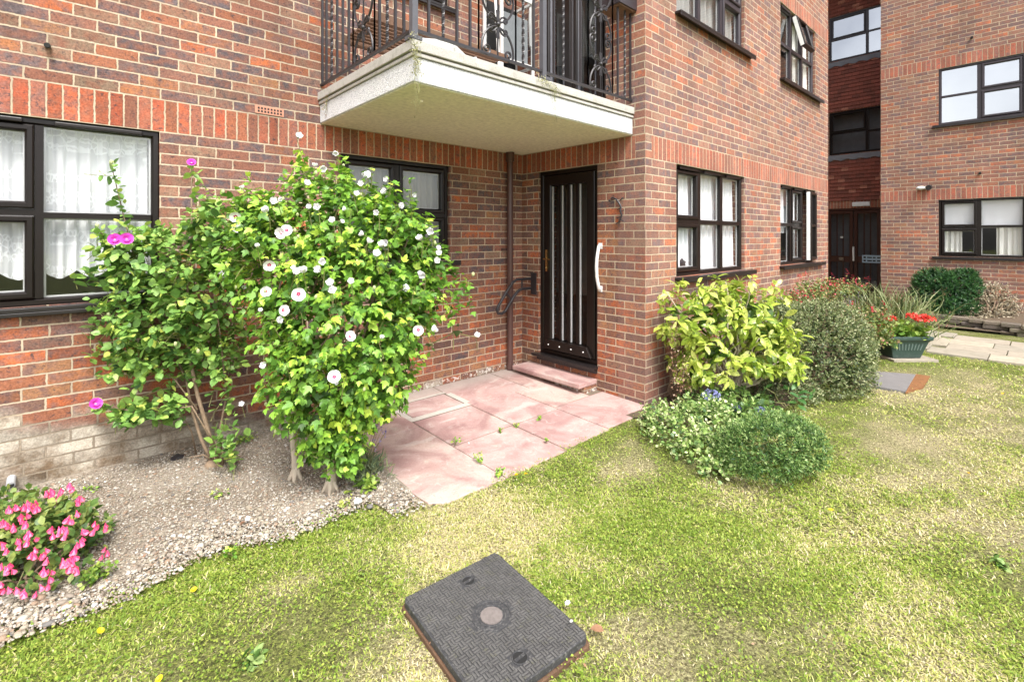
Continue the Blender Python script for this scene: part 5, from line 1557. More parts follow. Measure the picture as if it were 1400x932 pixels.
# ---------------------------------------------------------------- white flowered mallow shrub
rg = np.random.default_rng(21)
hib = thing('flowering_shrub', (-2.80, 0.60, 0.02), 'tall bright green shrub covered in white flowers with crimson eyes, left of the patio', 'shrub')
HD = 3.02
hb = [Blob(455, 300, HD + .05, 100, 80, .36), Blob(390, 360, HD - .05, 82, 100, .34), Blob(525, 350, HD, 78, 88, .36), Blob(470, 430, HD - .1, 125, 110, .40), Blob(440, 510, HD - .12, 80, 85, .34), Blob(508, 495, HD - .05, 72, 85, .32), Blob(450, 580, HD - .12, 45, 50, .22), Blob(350, 300, HD, 42, 42, .2), Blob(570, 390, HD + .02, 48, 60, .22), Blob(474, 610, HD - .12, 34, 40, .16), Blob(430, 600, HD - .1, 26, 36, .14)]
P, D = crown_points(hb, 1750, rg, 0.6, 1.06, 0.6, clip=lambda p: p[:, 1] < 1.55)
tops = [(406, 205), (460, 215), (420, 235), (500, 232), (525, 255), (565, 275), (590, 300), (600, 330), (560, 245), (340, 240), (325, 265), (370, 270), (475, 240), (620, 345), (615, 395), (555, 450), (640, 375)]
for (u, v) in tops:
    for k in range(4):
        P = np.vstack([P, at(u + rg.uniform(-7, 7), v + k * 9, HD + rg.uniform(-.1, .1))]); D = np.vstack([D, np.array([rg.normal(0, .3), rg.normal(0, .3), 1.0])])
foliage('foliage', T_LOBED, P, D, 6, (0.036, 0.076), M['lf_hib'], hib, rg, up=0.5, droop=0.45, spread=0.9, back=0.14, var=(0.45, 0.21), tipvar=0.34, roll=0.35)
twigs('twigs', P, D, M['stem'], hib, rg, 0.18, 0.0022, 3)
def trunk(pts, r, name, mat, parent):
    m = MB(); m.tube(pts, r, 9); 
    for k in range(5):
        a = 2 * math.pi * k / 5 + .4; b = np.array(pts[0], float); b[2] = 0.05
        m.tube([b + np.array([0, 0, .045]), b + np.array([.022 * math.cos(a), .022 * math.sin(a), .0]), b + np.array([.05 * math.cos(a), .05 * math.sin(a), -.045])], [0.020, 0.016, 0.008], 6)
    return m.build(name, mat, parent, smooth=True, fix=False, angle=180)
g1 = on(404, 655, 'Z', 0.02); g2 = on(452, 668, 'Z', 0.02)
trunk([g1 - [0, 0, .03], g1 + [0.0, 0.01, .12], g1 + [-.01, .03, .3], at(400, 540, HD - .05)], [0.028, 0.020, 0.019, 0.016], 'trunk', M['bark_pale'], hib)
trunk([g2 - [0, 0, .03], g2 + [0.01, 0.01, .12], g2 + [.015, .03, .3], at(470, 540, HD - .05)], [0.040, 0.026, 0.022, 0.018], 'trunk', M['bark_pale'], hib)
stems('branches', at(400, 545, HD - .05), [b.c for b in hb[:5]] + [at(350, 280, HD), at(330, 330, HD)], M['bark'], hib, rg, 0.012)
stems('branches', at(470, 545, HD - .05), [b.c for b in hb[2:6]] + [at(590, 400, HD), at(560, 320, HD), at(460, 240, HD)], M['bark'], hib, rg, 0.012)
me_hib = flower_mesh('white_bloom', 5, 0.037, 0.040, 0.35, [M['white_petal'], M['crimson'], M['cream']], eye=1, ruffle=0.14, stamen=0.018)
me_hibc = flower_mesh('white_half_bloom', 5, 0.035, 0.032, 1.05, [M['white_petal'], M['crimson'], M['cream']], eye=0, ruffle=0.16, stamen=0.0)
open_f = [(368, 362), (363, 398), (478, 460), (572, 451), (322, 296), (385, 318), (457, 515), (323, 312), (387, 424), (392, 315), (408, 402)]
half_f = [(408, 188), (460, 208), (430, 228), (440, 229), (418, 252), (372, 275), (381, 271), (332, 258), (300, 375), (307, 372), (332, 395), (356, 425), (378, 438), (500, 237), (505, 234), (530, 246), (528, 262), (564, 266), (590, 315), (598, 340), (600, 347), (596, 356), (486, 266), (494, 251), (473, 286), (434, 282), (422, 284), (516, 290), (497, 321), (503, 332), (528, 332), (524, 336), (515, 349), (455, 302), (466, 304), (438, 368), (404, 373), (415, 373), (437, 356), (452, 388), (452, 395), (480, 385), (574, 374), (579, 375), (560, 393), (575, 328), (521, 463), (590, 452), (463, 523), (362, 500), (330, 551), (352, 338), (365, 290), (652, 460), (545, 281), (403, 368)]
twig_pts = []
for i, (u, v) in enumerate(open_f):
    p = hit(hb, u, v, 0.0) if v > 250 and 330 < u < 600 else at(u, v, HD - .12)
    p = p + (EYE - p) / np.linalg.norm(EYE - p) * 0.035
    put('flower', me_hib, p, toward(p, 0.40), hib, rg.uniform(0.72, 0.98))
for i, (u, v) in enumerate(half_f):
    p = hit(hb, u, v, 0.0) if (v > 250 and 345 < u < 595) else at(u, v, HD - .08 if u < 640 else HD + .1)
    p = p + (EYE - p) / np.linalg.norm(EYE - p) * 0.03
    f_ = toward(p, 0.55, 0.4)
    put('flower', me_hibc, p, f_, hib, rg.uniform(0.55, 1.1)); twig_pts.append((p, f_))
m = MB()
for p, f_ in twig_pts:
    b = p - np.array([0, 0, .10]) - FWD * -0.04
    m.tube([p, p - f_ * 0.03, b], [0.0016, 0.002, 0.0026], 4)
m.tube([at(590, 470, HD + .1), at(620, 455, HD + .12), at(652, 461, HD + .1)], [0.004, 0.003, 0.002], 5)
m.build('flower_stalks', M['stem'], hib, fix=False)
m = MB()
for i in range(60):
    k = rg.integers(0, len(P)); p = P[k] + D[k] * 0.02 + np.array([0, 0, .02]); m.ball(p, rg.uniform(0.006, 0.010), 6, 5, (1, 1, 1.4))
m.build('buds', M['bud'], hib, smooth=True)

# ---------------------------------------------------------------- rose bush
rg = np.random.default_rng(5)
ros = thing('rose_bush', (-3.20, 1.33, 0.03), 'leggy rose bush with magenta roses and rounded leaves beside the large left window', 'rose bush')
RD = 3.2
rb = [Blob(235, 355, RD, 90, 50, .26), Blob(185, 345, RD - .12, 50, 45, .2), Blob(285, 400, RD, 62, 60, .24), Blob(200, 430, RD - .08, 62, 60, .24), Blob(255, 480, RD + .03, 62, 45, .22), Blob(190, 500, RD - .1, 40, 32, .16), Blob(288, 310, RD, 42, 56, .18), Blob(320, 350, RD, 34, 50, .16), Blob(300, 470, RD + .05, 40, 55, .2), Blob(205, 560, RD - .12, 50, 26, .14)]
P, D = crown_points(rb, 850, rg, 0.45, 1.08, 0.5, clip=lambda p: p[:, 1] < 1.60)
def spray(pts, n):
    """leaves along a single long shoot"""
    out = []
    for i in range(n):
        s = i / (n - 1) * (len(pts) - 1); k = min(int(s), len(pts) - 2); f_ = s - k
        out.append(at(pts[k][0] * (1 - f_) + pts[k + 1][0] * f_ + rg.uniform(-5, 5), pts[k][1] * (1 - f_) + pts[k + 1][1] * f_, pts[k][2] * (1 - f_) + pts[k + 1][2] * f_))
    return np.array(out)
shoots = [[(152, 222, RD), (160, 255, RD), (170, 290, RD), (185, 330, RD)], [(262, 228, RD), (268, 265, RD), (275, 300, RD), (280, 340, RD)], [(133, 310, RD - .2), (145, 335, RD - .2), (165, 365, RD - .15)], [(130, 552, RD - .15), (160, 558, RD - .15), (200, 560, RD - .12)], [(105, 372, RD - .2), (135, 368, RD - .2), (170, 370, RD - .15)], [(122, 440, RD - .1), (160, 435, RD - .1), (190, 440, RD - .1)], [(128, 475, RD - .1), (160, 480, RD - .1), (180, 490, RD - .1)], [(300, 520, RD), (315, 560, RD - .05), (312, 610, RD - .05)], [(300, 590, RD), (318, 625, RD - .1)], [(235, 520, RD), (232, 560, RD)]]
for sh in shoots:
    q = spray(sh, 11); P = np.vstack([P, q]); d = rg.normal(0, .5, q.shape); d[:, 2] += 0.6; D = np.vstack([D, d / np.linalg.norm(d, axis=1)[:, None]])
foliage('foliage', T_OVATE, P, D, 5, (0.046, 0.076), M['lf_rose'], ros, rg, up=0.75, droop=0.15, spread=1.0, back=0.085, var=(0.48, 0.17), tipvar=0.15, roll=0.35, smooth=True)
yl = rg.choice(len(P), 110)
foliage('young_foliage', T_OVATE, P[yl][(P[yl] @ RGT) > -10] , D[yl], 4, (0.022, 0.036), M['lf_rose'], ros, rg, up=0.7, droop=0.0, spread=1.0, back=0.05, var=(0.95, 0.08), roll=0.5)
twigs('twigs', P, D, M['stem'], ros, rg, 0.13, 0.002, 3)
base = on(292, 636, 'Z', 0.03)
m = MB()
def cane(keys, r0, r1):
    pts = [at(u, v, d) for (u, v, d) in keys]; n = len(pts)
    m.tube(pts, [r0 + (r1 - r0) * i / (n - 1) for i in range(n)], 7)
bd = float((base - EYE) @ FWD)
cane([(300, 636, bd), (285, 590, bd - .02), (270, 540, RD), (258, 480, RD), (255, 420, RD), (262, 330, RD), (262, 232, RD)], 0.016, 0.004)
cane([(292, 636, bd), (275, 600, bd), (262, 560, RD + .05), (255, 520, RD + .05), (215, 430, RD), (185, 360, RD), (152, 225, RD)], 0.012, 0.003)
cane([(305, 640, bd), (300, 590, bd), (310, 540, RD + .05), (300, 450, RD), (290, 380, RD)], 0.009, 0.004)
cane([(270, 560, RD), (240, 520, RD), (215, 500, RD - .05)], 0.006, 0.003)
cane([(300, 620, bd), (262, 555, RD - .1), (200, 565, RD - .12), (133, 553, RD - .15)], 0.006, 0.003)
cane([(268, 620, bd + .1), (262, 590, bd), (245, 560, RD)], 0.006, 0.003)
cane([(190, 400, RD - .1), (160, 345, RD - .15), (133, 312, RD - .2)], 0.005, 0.0025)
for k in range(9):
    a = rg.uniform(0, 6.28); m.tube([base + [0, 0, .03], base + [0.06 * math.cos(a), 0.06 * math.sin(a), .09], base + [0.14 * math.cos(a), 0.14 * math.sin(a), rg.uniform(.02, .2)]], [0.008, 0.005, 0.002], 5)
m.ball(base + [0, 0, 0.0], 0.05, 10, 7, (1.1, 1.1, .9))
m.build('canes', M['bark'], ros, smooth=True, fix=False, angle=180)
me_rose = flower_mesh('rose_bloom', 6, 0.040, 0.036, 0.45, [M['magenta'], M['magenta_pale'], M['cream']], eye=1, ruffle=0.10, stamen=0.010, layers=2)
for (u, v, dd, s) in ((262, 223, RD - .02, 0.72), (157, 328, RD - .3, 0.95), (173, 327, RD - .3, 0.95), (130, 552, RD - .18, 0.95)):
    p = at(u, v, dd); put('rose', me_rose, p, toward(p, 0.15, 0.35), ros, s)
m = MB()
for (u, v) in ((148, 430), (271, 480), (340, 400), (310, 360), (152, 222), (133, 308), (305, 262), (240, 470)): m.ball(at(u, v, RD - .2), 0.010, 6, 5, (1, 1, 1.5))
m.build('buds', M['bud'], ros, smooth=True)

# ---------------------------------------------------------------- fuchsia
rg = np.random.default_rng(8)
fuc = thing('fuchsia', (-4.05, 0.50, 0.0), 'low bushy fuchsia with hanging pink bell flowers at the left edge on the gravel', 'fuchsia')
fb = [Blob(55, 755, 2.22, 76, 62, .20), Blob(-10, 755, 2.2, 80, 66, .22), Blob(92, 728, 2.36, 48, 48, .18), Blob(30, 712, 2.45, 70, 42, .18), Blob(-80, 740, 2.3, 70, 70, .25)]
P, D = crown_points(fb, 560, rg, 0.6, 1.04, 0.6)
foliage('foliage', T_LANCE, P, D, 7, (0.034, 0.060), M['lf_fuch'], fuc, rg, up=0.6, droop=0.15, spread=0.95, back=0.08, var=(0.55, 0.2), tipvar=0.25, widen=1.5)
twigs('twigs', P, D, M['stem'], fuc, rg, 0.12, 0.002, 3)
stems('stems', (-4.05, 0.50, 0.0), [b.c for b in fb] + list(P[:14]), M['bark'], fuc, rg, 0.007)
def fuchsia_mesh():
    vs, fs, mi = [], [], []
    def ring(z, r, n=8): 
        b = len(vs)
        for k in range(n): a = 2 * math.pi * k / n; vs.append((r * math.cos(a), r * math.sin(a), z))
        return b
    b = [ring(0.0, .002), ring(-.006, .0042), ring(-.014, .0050), ring(-.018, .0070), ring(-.030, .0115), ring(-.040, .0135)]
    for i in range(len(b) - 1):
        for k in range(8): fs.append((b[i] + k, b[i] + (k + 1) % 8, b[i + 1] + (k + 1) % 8, b[i + 1] + k)); mi.append(0 if i < 3 else 1)
    for k in range(4):       # four swept sepals
        a = math.pi / 2 * k + .3; ca, sa = math.cos(a), math.sin(a); q = len(vs)
        for (r_, w_, z) in ((.005, .004, -.014), (.010, .0055, -.021), (.015, .004, -.028), (.019, .0005, -.032)):
            for s in (-1, 1): vs.append((ca * r_ - sa * w_ * s, sa * r_ + ca * w_ * s, z))
        for i in range(3): fs.append((q + 2 * i, q + 2 * i + 1, q + 2 * i + 3, q + 2 * i + 2)); mi.append(0)
    for k in range(3):
        a = 2.1 * k; q = len(vs); r_ = .002
        vs += [(r_ * math.cos(a), r_ * math.sin(a), -.03), (r_ * math.cos(a + .8), r_ * math.sin(a + .8), -.03), (r_ * 1.6 * math.cos(a), r_ * 1.6 * math.sin(a), -.055)]
        fs.append((q, q + 1, q + 2)); mi.append(0)
    me = bpy.data.meshes.new('fuchsia_bloom'); me.from_pydata(vs, [], fs)
    for mm in (M['pink'], M['pink_pale']): me.materials.append(mm)
    me.polygons.foreach_set('material_index', mi); me.polygons.foreach_set('use_smooth', [True] * len(fs)); me.update(); return me
me_fu = fuchsia_mesh()
clus = [(20, 688, 2), (38, 688, 3), (45, 690, 2), (52, 688, 1), (68, 668, 3), (76, 674, 3), (90, 664, 3), (107, 680, 2), (32, 707, 3), (5, 712, 2), (78, 722, 2), (88, 720, 2), (44, 730, 3), (30, 738, 1), (42, 750, 2), (6, 745, 2), (8, 772, 4), (4, 798, 4), (90, 768, 3), (98, 770, 3), (105, 762, 2), (63, 755, 2), (63, 775, 2), (60, 793, 1), (42, 826, 3), (28, 805, 1), (115, 728, 2), (138, 715, 3), (110, 743, 2), (145, 752, 1), (97, 703, 2), (16, 720, 1)]
for (u, v, k) in clus:
    for j in range(k + 2):
        uu, vv = u + rg.uniform(-8, 8), v + rg.uniform(-6, 6)
        p = hit(fb, uu, vv); p = p + (EYE - p) / np.linalg.norm(EYE - p) * 0.045; p[2] = max(p[2], 0.05)
        put('flower', me_fu, p, np.array([rg.normal(0, .25), rg.normal(0, .25), 1]), fuc, rg.uniform(0.55, 0.85))

# ---------------------------------------------------------------- yellow variegated laurel
rg = np.random.default_rng(31)
auc = thing('spotted_laurel', (0.75, -0.35, 0.0), 'broad shrub with large glossy yellow-green spotted leaves below the three-light window', 'shrub')
AD = 4.55
ab_ = [Blob(965, 430, AD, 62, 50, .34), Blob(1020, 425, AD, 55, 48, .34), Blob(925, 425, AD - .05, 30, 42, .24), Blob(1050, 470, AD - .05, 42, 45, .26), Blob(985, 480, AD - .1, 60, 40, .3), Blob(950, 500, AD - .05, 32, 28, .22), Blob(1072, 490, AD - .15, 26, 28, .18)]
P, D = crown_points(ab_, 280, rg, 0.5, 1.08, 0.62, clip=lambda p: p[:, 1] < -0.09)
foliage('foliage', T_BIG, P, D, 7, (0.075, 0.14), M['lf_auc'], auc, rg, up=0.55, droop=0.35, spread=1.0, back=0.05, var=(0.58, 0.18), tipvar=0.12, roll=0.3, smooth=True)
Pi, Di = crown_points(ab_, 90, rg, 0.1, 0.5, 0.0, clip=lambda p: p[:, 1] < -0.12)
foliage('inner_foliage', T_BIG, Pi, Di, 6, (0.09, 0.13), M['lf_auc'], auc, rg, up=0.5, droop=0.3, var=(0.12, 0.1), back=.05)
stems('stems', (0.82, -0.42, -0.02), [b.c for b in ab_] + list(P[:26]), M['bark_pale'], auc, rg, 0.013, 0.025)

# ---------------------------------------------------------------- grey-green small leaved shrub
rg = np.random.default_rng(32)
cot = thing('evergreen_shrub', (1.95, -0.85, 0.0), 'dense rounded grey-green shrub with tiny leaves, between the yellow laurel and the green planter', 'shrub')
cb = [Blob(1102, 500, 5.15, 80, 86, .58), Blob(1060, 480, 5.2, 60, 70, .5), Blob(1132, 470, 5.3, 50, 60, .5), Blob(1110, 560, 4.95, 62, 50, .45), Blob(1065, 545, 4.8, 50, 55, .4)]
P, D = crown_points(cb, 5200, rg, 0.84, 1.05, 0.88, clip=lambda p: p[:, 1] < -0.05)
foliage('foliage', T_DIA, P, D, 7, (0.018, 0.034), M['lf_cot'], cot, rg, up=0.35, droop=0.0, spread=0.9, back=0.06, var=(0.50, 0.24), tipvar=0.5, roll=0.7)
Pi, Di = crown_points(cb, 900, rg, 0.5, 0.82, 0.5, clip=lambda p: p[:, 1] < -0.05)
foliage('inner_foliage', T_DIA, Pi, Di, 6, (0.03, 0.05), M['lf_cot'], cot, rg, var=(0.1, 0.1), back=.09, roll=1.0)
twigs('twigs', P, D, M['bark'], cot, rg, 0.12, 0.0018, 7)
stems('stems', (1.95, -0.85, -0.02), [b.c for b in cb] + list(Pi[:16]), M['bark'], cot, rg, 0.011)

# ---------------------------------------------------------------- dry climber on the pier
rg = np.random.default_rng(33)
cl_ = thing('dry_climber', (0.30, -0.06, 0.0), 'thin climber with small dry brown leaves clinging to the brick next to the pier corner', 'climber')
cb2 = [Blob(912, 470, 4.32, 18, 48, .06), Blob(925, 520, 4.30, 22, 46, .08), Blob(935, 455, 4.45, 22, 30, .06), Blob(915, 555, 4.2, 16, 20, .06)]
P, D = crown_points(cb2, 240, rg, 0.2, 1.05, 0.0, clip=lambda p: (p[:, 1] < -0.012) & (p[:, 0] > 0.03))
foliage('foliage', T_DIA, P, D, 4, (0.016, 0.028), M['lf_dry'], cl_, rg, up=0.3, var=(0.5, 0.3), back=0.05, spread=1.0, roll=0.8, widen=1.3)
stems('stems', (0.32, -0.07, -0.02), list(P[:40]), M['bark'], cl_, rg, 0.005, 0.012, 4)

# ---------------------------------------------------------------- ground plants in front of the laurel
rg = np.random.default_rng(34)
vp = thing('variegated_plant', (-0.30, -0.62, 0.0), 'low sprawling cream and green leaved plant at the lawn edge beside the patio corner', 'plant')
vb = [Blob(925, 590, 3.72, 46, 36, .24), Blob(955, 615, 3.42, 42, 38, .22), Blob(902, 575, 3.9, 28, 28, .18), Blob(965, 575, 3.8, 48, 32, .24), Blob(978, 638, 3.18, 24, 22, .14)]
P, D = crown_points(vb, 620, rg, 0.55, 1.12, 0.6)
foliage('foliage', T_OVATE, P, D, 6, (0.020, 0.038), M['lf_var'], vp, rg, up=0.7, droop=0.0, spread=1.0, back=0.06, var=(0.55, 0.27), tipvar=0.2, roll=0.5)
stems('stems', (-0.30, -0.62, -0.02), [b.c for b in vb] + list(P[:22]), M['stem'], vp, rg, 0.004)
tf = thing('heather', (-0.18, -1.18, 0.0), 'low rounded green cushion with tiny narrow leaves, frontmost plant of the right border', 'plant')
tb = [Blob(1045, 615, 3.12, 58, 40, .24), Blob(1088, 606, 3.2, 40, 38, .22), Blob(1012, 615, 3.2, 34, 36, .20), Blob(1060, 592, 3.4, 56, 28, .20)]
P, D = crown_points(tb, 1900, rg, 0.80, 1.05, 0.75)
foliage('foliage', T_DIA, P, D, 9, (0.014, 0.030), M['lf_tuft'], tf, rg, up=0.3, droop=-0.1, spread=0.85, back=0.05, var=(0.42, 0.26), tipvar=0.6, roll=1.0, widen=0.62)
stems('stems', (-0.18, -1.18, -0.02), list(P[:30]), M['stem'], tf, rg, 0.004)
hy = thing('low_hydrangea', (0.45, -0.75, 0.0), 'low leafy plant with small blue flower heads under the yellow laurel', 'plant')
hyb = [Blob(985, 560, 4.15, 42, 24, .22), Blob(1030, 570, 4.05, 44, 26, .22), Blob(1000, 545, 4.45, 50, 18, .2), Blob(1065, 580, 4.0, 30, 18, .2), Blob(945, 555, 4.35, 26, 18, .18)]
P, D = crown_points(hyb, 330, rg, 0.5, 1.05, 0.6, clip=lambda p: p[:, 1] < -0.05)
foliage('foliage', T_OVATE, P, D, 5, (0.032, 0.062), M['lf_var'], hy, rg, up=0.75, droop=0.05, spread=1.0, back=0.06, var=(0.30, 0.18), tipvar=0.15)
stems('stems', (0.45, -0.75, -0.02), list(P[:24]), M['stem'], hy, rg, 0.005)
for (u, v, r_) in ((972, 543, 12), (1006, 560, 7), (1040, 562, 6)):
    c = at(u, v, 4.05); d = rg.normal(size=(60, 3)); d /= np.linalg.norm(d, axis=1)[:, None]; d[:, 2] = np.abs(d[:, 2]) * .8
    foliage('flower_head', T_DIA, c + d * (r_ / 664 * 4.05), d, 3, (0.014, 0.022), M['blue'], hy, rg, back=0.01, var=(0.5, 0.3), widen=1.6)
sn = thing('dark_leaf_plant', (0.75, -0.98, 0.0), 'small plant with long smooth dark green leaves beneath the grey-green shrub', 'plant')
P = np.array([at(1050 + 12 * k + rg.uniform(-8, 8), 535 + rg.uniform(-14, 14), 4.25) for k in range(6)]); D = np.tile(np.array([[0, 0, 1.]]), (6, 1))
foliage('foliage', T_BIG, P, D, 5, (0.08, 0.12), M['lf_con'], sn, rg, up=.7, droop=.3, var=(0.9, 0.1), back=.03)
stems('stems', (0.75, -0.98, -0.02), list(P), M['stem'], sn, rg, 0.006)

# ---------------------------------------------------------------- lavender by the patio
rg = np.random.default_rng(35)
def lavender(name, base, h, spread_, n, label, nf=18, flower='purple', leafm='lf_lav', flen=0.045):
    o = thing(name, base, label, 'lavender'); base = np.array(base, float)
    P = base + np.stack([rg.normal(0, spread_ * .4, n), rg.normal(0, spread_ * .4, n), rg.uniform(0.02, h * .45, n)], 1)
    D = (P - base) * np.array([1.6, 1.6, .6]) + np.array([0, 0, .12]); D /= np.linalg.norm(D, axis=1)[:, None]
    foliage('foliage', T_NEEDLE, P, D, 7, (0.05, 0.09), M[leafm], o, rg, up=.3, droop=-.3, spread=.7, back=.05, var=(.5, .25), roll=1.2, widen=1.0)
    st_, FP, FD_ = MB(), [], []
    for k in range(nf):
        a = rg.uniform(0, 6.28); r_ = rg.uniform(0.1, 1) * spread_; tip = base + [r_ * math.cos(a), r_ * math.sin(a), h * rg.uniform(.7, 1.05)]
        st_.tube([base + [0.2 * r_ * math.cos(a), .2 * r_ * math.sin(a), 0.02], (base + tip) / 2 + [0, 0, .04], tip], 0.0013, 4)
        for s in range(9):
            FP.append(tip + np.array([0, 0, (s / 9 - .5) * flen]) + rg.normal(0, .003, 3)); FD_.append([rg.normal(), rg.normal(), .8])
    st_.build('stems', M['stem'], o, fix=False)
    FD_ = np.array(FD_); FD_ /= np.linalg.norm(FD_, axis=1)[:, None]
    foliage('flower_spikes', T_DIA, np.array(FP), FD_, 2, (0.007, 0.013), M[flower], o, rg, back=.004, var=(.5, .3), widen=1.5)
    return o
g = on(500, 652, 'Z', 0.01)
lavender('lavender', g, 0.30, 0.16, 110, 'lavender with grey leaves and pale purple spikes at the left corner of the patio')

# ---------------------------------------------------------------- far border
rg = np.random.default_rng(36)
def red_plant(base, blobs, nl, nr, label, name='red_salvia'):
    o = thing(name, base, label, 'plant')
    P, D = crown_points(blobs, nl, rg, .4, 1.05, .5, clip=lambda p: (p[:, 1] < -0.03) | (p[:, 0] > XC + .05))
    foliage('foliage', T_OVATE, P, D, 6, (0.025, 0.045), M['lf_sal'], o, rg, up=.6, var=(.5, .25), back=.08, roll=.8)
    stems('stems', base, list(P[:26]), M['stem'], o, rg, 0.004, .02, 4)
    k = rg.choice(len(P), nr); q = P[k].copy(); q[:, 2] += rg.uniform(.02, .14, nr)
    foliage('flowers', T_DIA, q, D[k], 6, (0.020, 0.036), M['lf_red'], o, rg, var=(.5, .3), back=.07, widen=1.3)
    return o
red_plant((3.6, -.35, 0), [Blob(1105, 405, 6.3, 30, 22, .3), Blob(1130, 395, 6.8, 26, 18, .3), Blob(1085, 415, 6.0, 18, 18, .2)], 330, 60, 'loose bushy plant with dark red flowers below the window with the open casement')
red_plant((6.2, -.1, 0), [Blob(1160, 392, 8.3, 26, 14, .4), Blob(1140, 400, 7.6, 22, 16, .3)], 240, 55, 'taller plant with dark red flowers in front of the far entrance doors')
red_plant((4.1, -.75, 0), [Blob(1185, 440, 6.0, 34, 26, .3), Blob(1160, 450, 5.8, 28, 26, .3), Blob(1200, 460, 5.9, 24, 16, .25)], 420, 40, 'straggly reddish green plant filling the border just left of the green planter')
lavender('lavender', (4.9, -0.40, 0.0), 0.62, 0.24, 90, 'taller lavender with purple spikes in the far border before the entrance doors', nf=26, flen=0.09)
gr = thing('ornamental_grass', (5.35, -0.85, 0.0), 'wispy tall ornamental grass growing behind the green planter', 'grass plant')
P = np.array([5.35, -0.85, 0.0]) + np.stack([rg.normal(0, .20, 420), rg.normal(0, .20, 420), rg.uniform(0, .25, 420)], 1)
D = (P - np.array([5.35, -.85, 0])) * np.array([1.2, 1.2, .0]) + np.array([0, 0, .5]); D /= np.linalg.norm(D, axis=1)[:, None]
foliage('foliage', T_STRAP, P, D, 3, (0.35, 0.72), M['lf_cot'], gr, rg, up=.3, droop=-.5, spread=.45, back=.02, var=(.62, .25), roll=1.0, widen=0.55)
foliage('feathery_leaves', T_NEEDLE, P + D * 0.35, D, 6, (0.06, 0.11), M['lf_sal'], gr, rg, up=.3, droop=-.1, spread=.9, back=.2, var=(.6, .25), roll=1.0)

con = thing('dwarf_conifer', (8.25, -1.15, 0.15), 'dense dark green dwarf conifer bush below the far ground floor window', 'conifer')
rg = np.random.default_rng(40)
kb = [Blob(1285, 402, 9.1, 34, 32, .45), Blob(1278, 385, 9.1, 24, 20, .35), Blob(1310, 392, 9.0, 26, 24, .35), Blob(1322, 376, 9.0, 11, 10, .2), Blob(1300, 418, 8.9, 36, 18, .4)]
P, D = crown_points(kb, 1900, rg, .8, 1.04, .82, clip=lambda p: p[:, 0] < XD - .03)
foliage('foliage', T_NEEDLE, P, D, 9, (0.035, 0.06), M['lf_con'], con, rg, up=.3, droop=-.1, spread=.7, back=.06, var=(.5, .2), tipvar=.5, roll=1.2, widen=2.0)
Pi, Di = crown_points(kb, 500, rg, .5, .8, .5, clip=lambda p: p[:, 0] < XD - .03)
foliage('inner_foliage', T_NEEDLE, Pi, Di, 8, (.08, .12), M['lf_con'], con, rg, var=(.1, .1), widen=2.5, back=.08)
stems('stems', (8.25, -1.15, 0.1), [b.c for b in kb], M['bark'], con, rg, .02)
bs = thing('brown_shrub', (8.0, -1.85, 0.15), 'twiggy brownish shrub to the right of the dark green conifer', 'shrub')
bb = [Blob(1347, 412, 8.9, 38, 30, .4), Blob(1335, 405, 8.9, 22, 16, .3), Blob(1365, 420, 8.8, 24, 20, .3), Blob(1345, 432, 8.6, 34, 14, .3)]
P, D = crown_points(bb, 1100, rg, .65, 1.05, .7, clip=lambda p: p[:, 0] < XD - .03)
foliage('foliage', T_DIA, P, D, 6, (.03, .05), M['lf_brn'], bs, rg, up=.4, var=(.5, .25), back=.10, roll=.9)
Pi, Di = crown_points(bb, 300, rg, .3, .65, .4, clip=lambda p: p[:, 0] < XD - .03)
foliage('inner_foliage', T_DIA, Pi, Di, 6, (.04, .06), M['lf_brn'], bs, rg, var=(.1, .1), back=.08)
stems('stems', (8.0, -1.85, .1), [b.c for b in bb] + list(P[:14]), M['bark'], bs, rg, .012)

# ---------------------------------------------------------------- green planter with geraniums
def planter_mat():
    t = NT('green_glaze'); co = t.obj()
    c = t.mix(t.noise(co, 8, 4), (0.022, 0.048, 0.040), (0.055, 0.088, 0.078))
    c = t.mix(t.ramp(t.noise(co, 30, 5, .7), [(0.6, 0), (0.75, .4)]), c, (0.25, 0.27, 0.25))
    return t.done(t.bsdf(c, 0.35, t.bump(t.noise(co, 40, 3), 0.002), 0.5))
M['glaze'] = planter_mat()
PC = np.array([3.96, -1.22]); ya = R(-42)
pl_ = thing('planter', (PC[0], PC[1], 0), 'dark green glazed trough planter with embossed pattern beside the path', 'planter')
cs, sn_ = math.cos(ya), math.sin(ya)
def pq(a, b, z): return (PC[0] + a * cs - b * sn_, PC[1] + a * sn_ + b * cs, z)
m = MB()
def ringp(a, b, z): return [pq(-a, -b, z), pq(a, -b, z), pq(a, b, z), pq(-a, b, z)]
rings = [ringp(.175, .125, .012), ringp(.245, .170, .235), ringp(.278, .20, .25), ringp(.282, .203, .295), ringp(.26, .18, .295), ringp(.235, .16, .245)]
m.add(sum(rings, []), [(0, 1, 2, 3)] + [(i * 4 + k, i * 4 + (k + 1) % 4, (i + 1) * 4 + (k + 1) % 4, (i + 1) * 4 + k) for i in range(5) for k in range(4)] + [(20, 21, 22, 23)])
m.build('trough', M['glaze'], pl_, bevel=.008)
m = MB()
for k in range(9):
    for (sgn, ax) in ((-1, 0),):
        a = -.17 + k * .0425; zt = .20; f0 = .12 + (.165 - .12) * (0.13 - .012) / .223; f1 = .12 + (.165 - .12) * (zt - .012) / .223
        m.tube([pq(a * .88, -f0 - .003, .12), pq(a, -f1 - .004, zt)], .008, 6)
m.tube([pq(-.205, -.160, .215), pq(.205, -.160, .215)], .006, 6)
m.build('embossed_flutes', simple('glaze_pale', (0.15, 0.20, 0.185), 0.4, .2), pl_, smooth=True)
m = MB(); m.add(ringp(.23, .16, .255), [(0, 1, 2, 3)]); m.build('compost', M['soil'], pl_, fix=False)
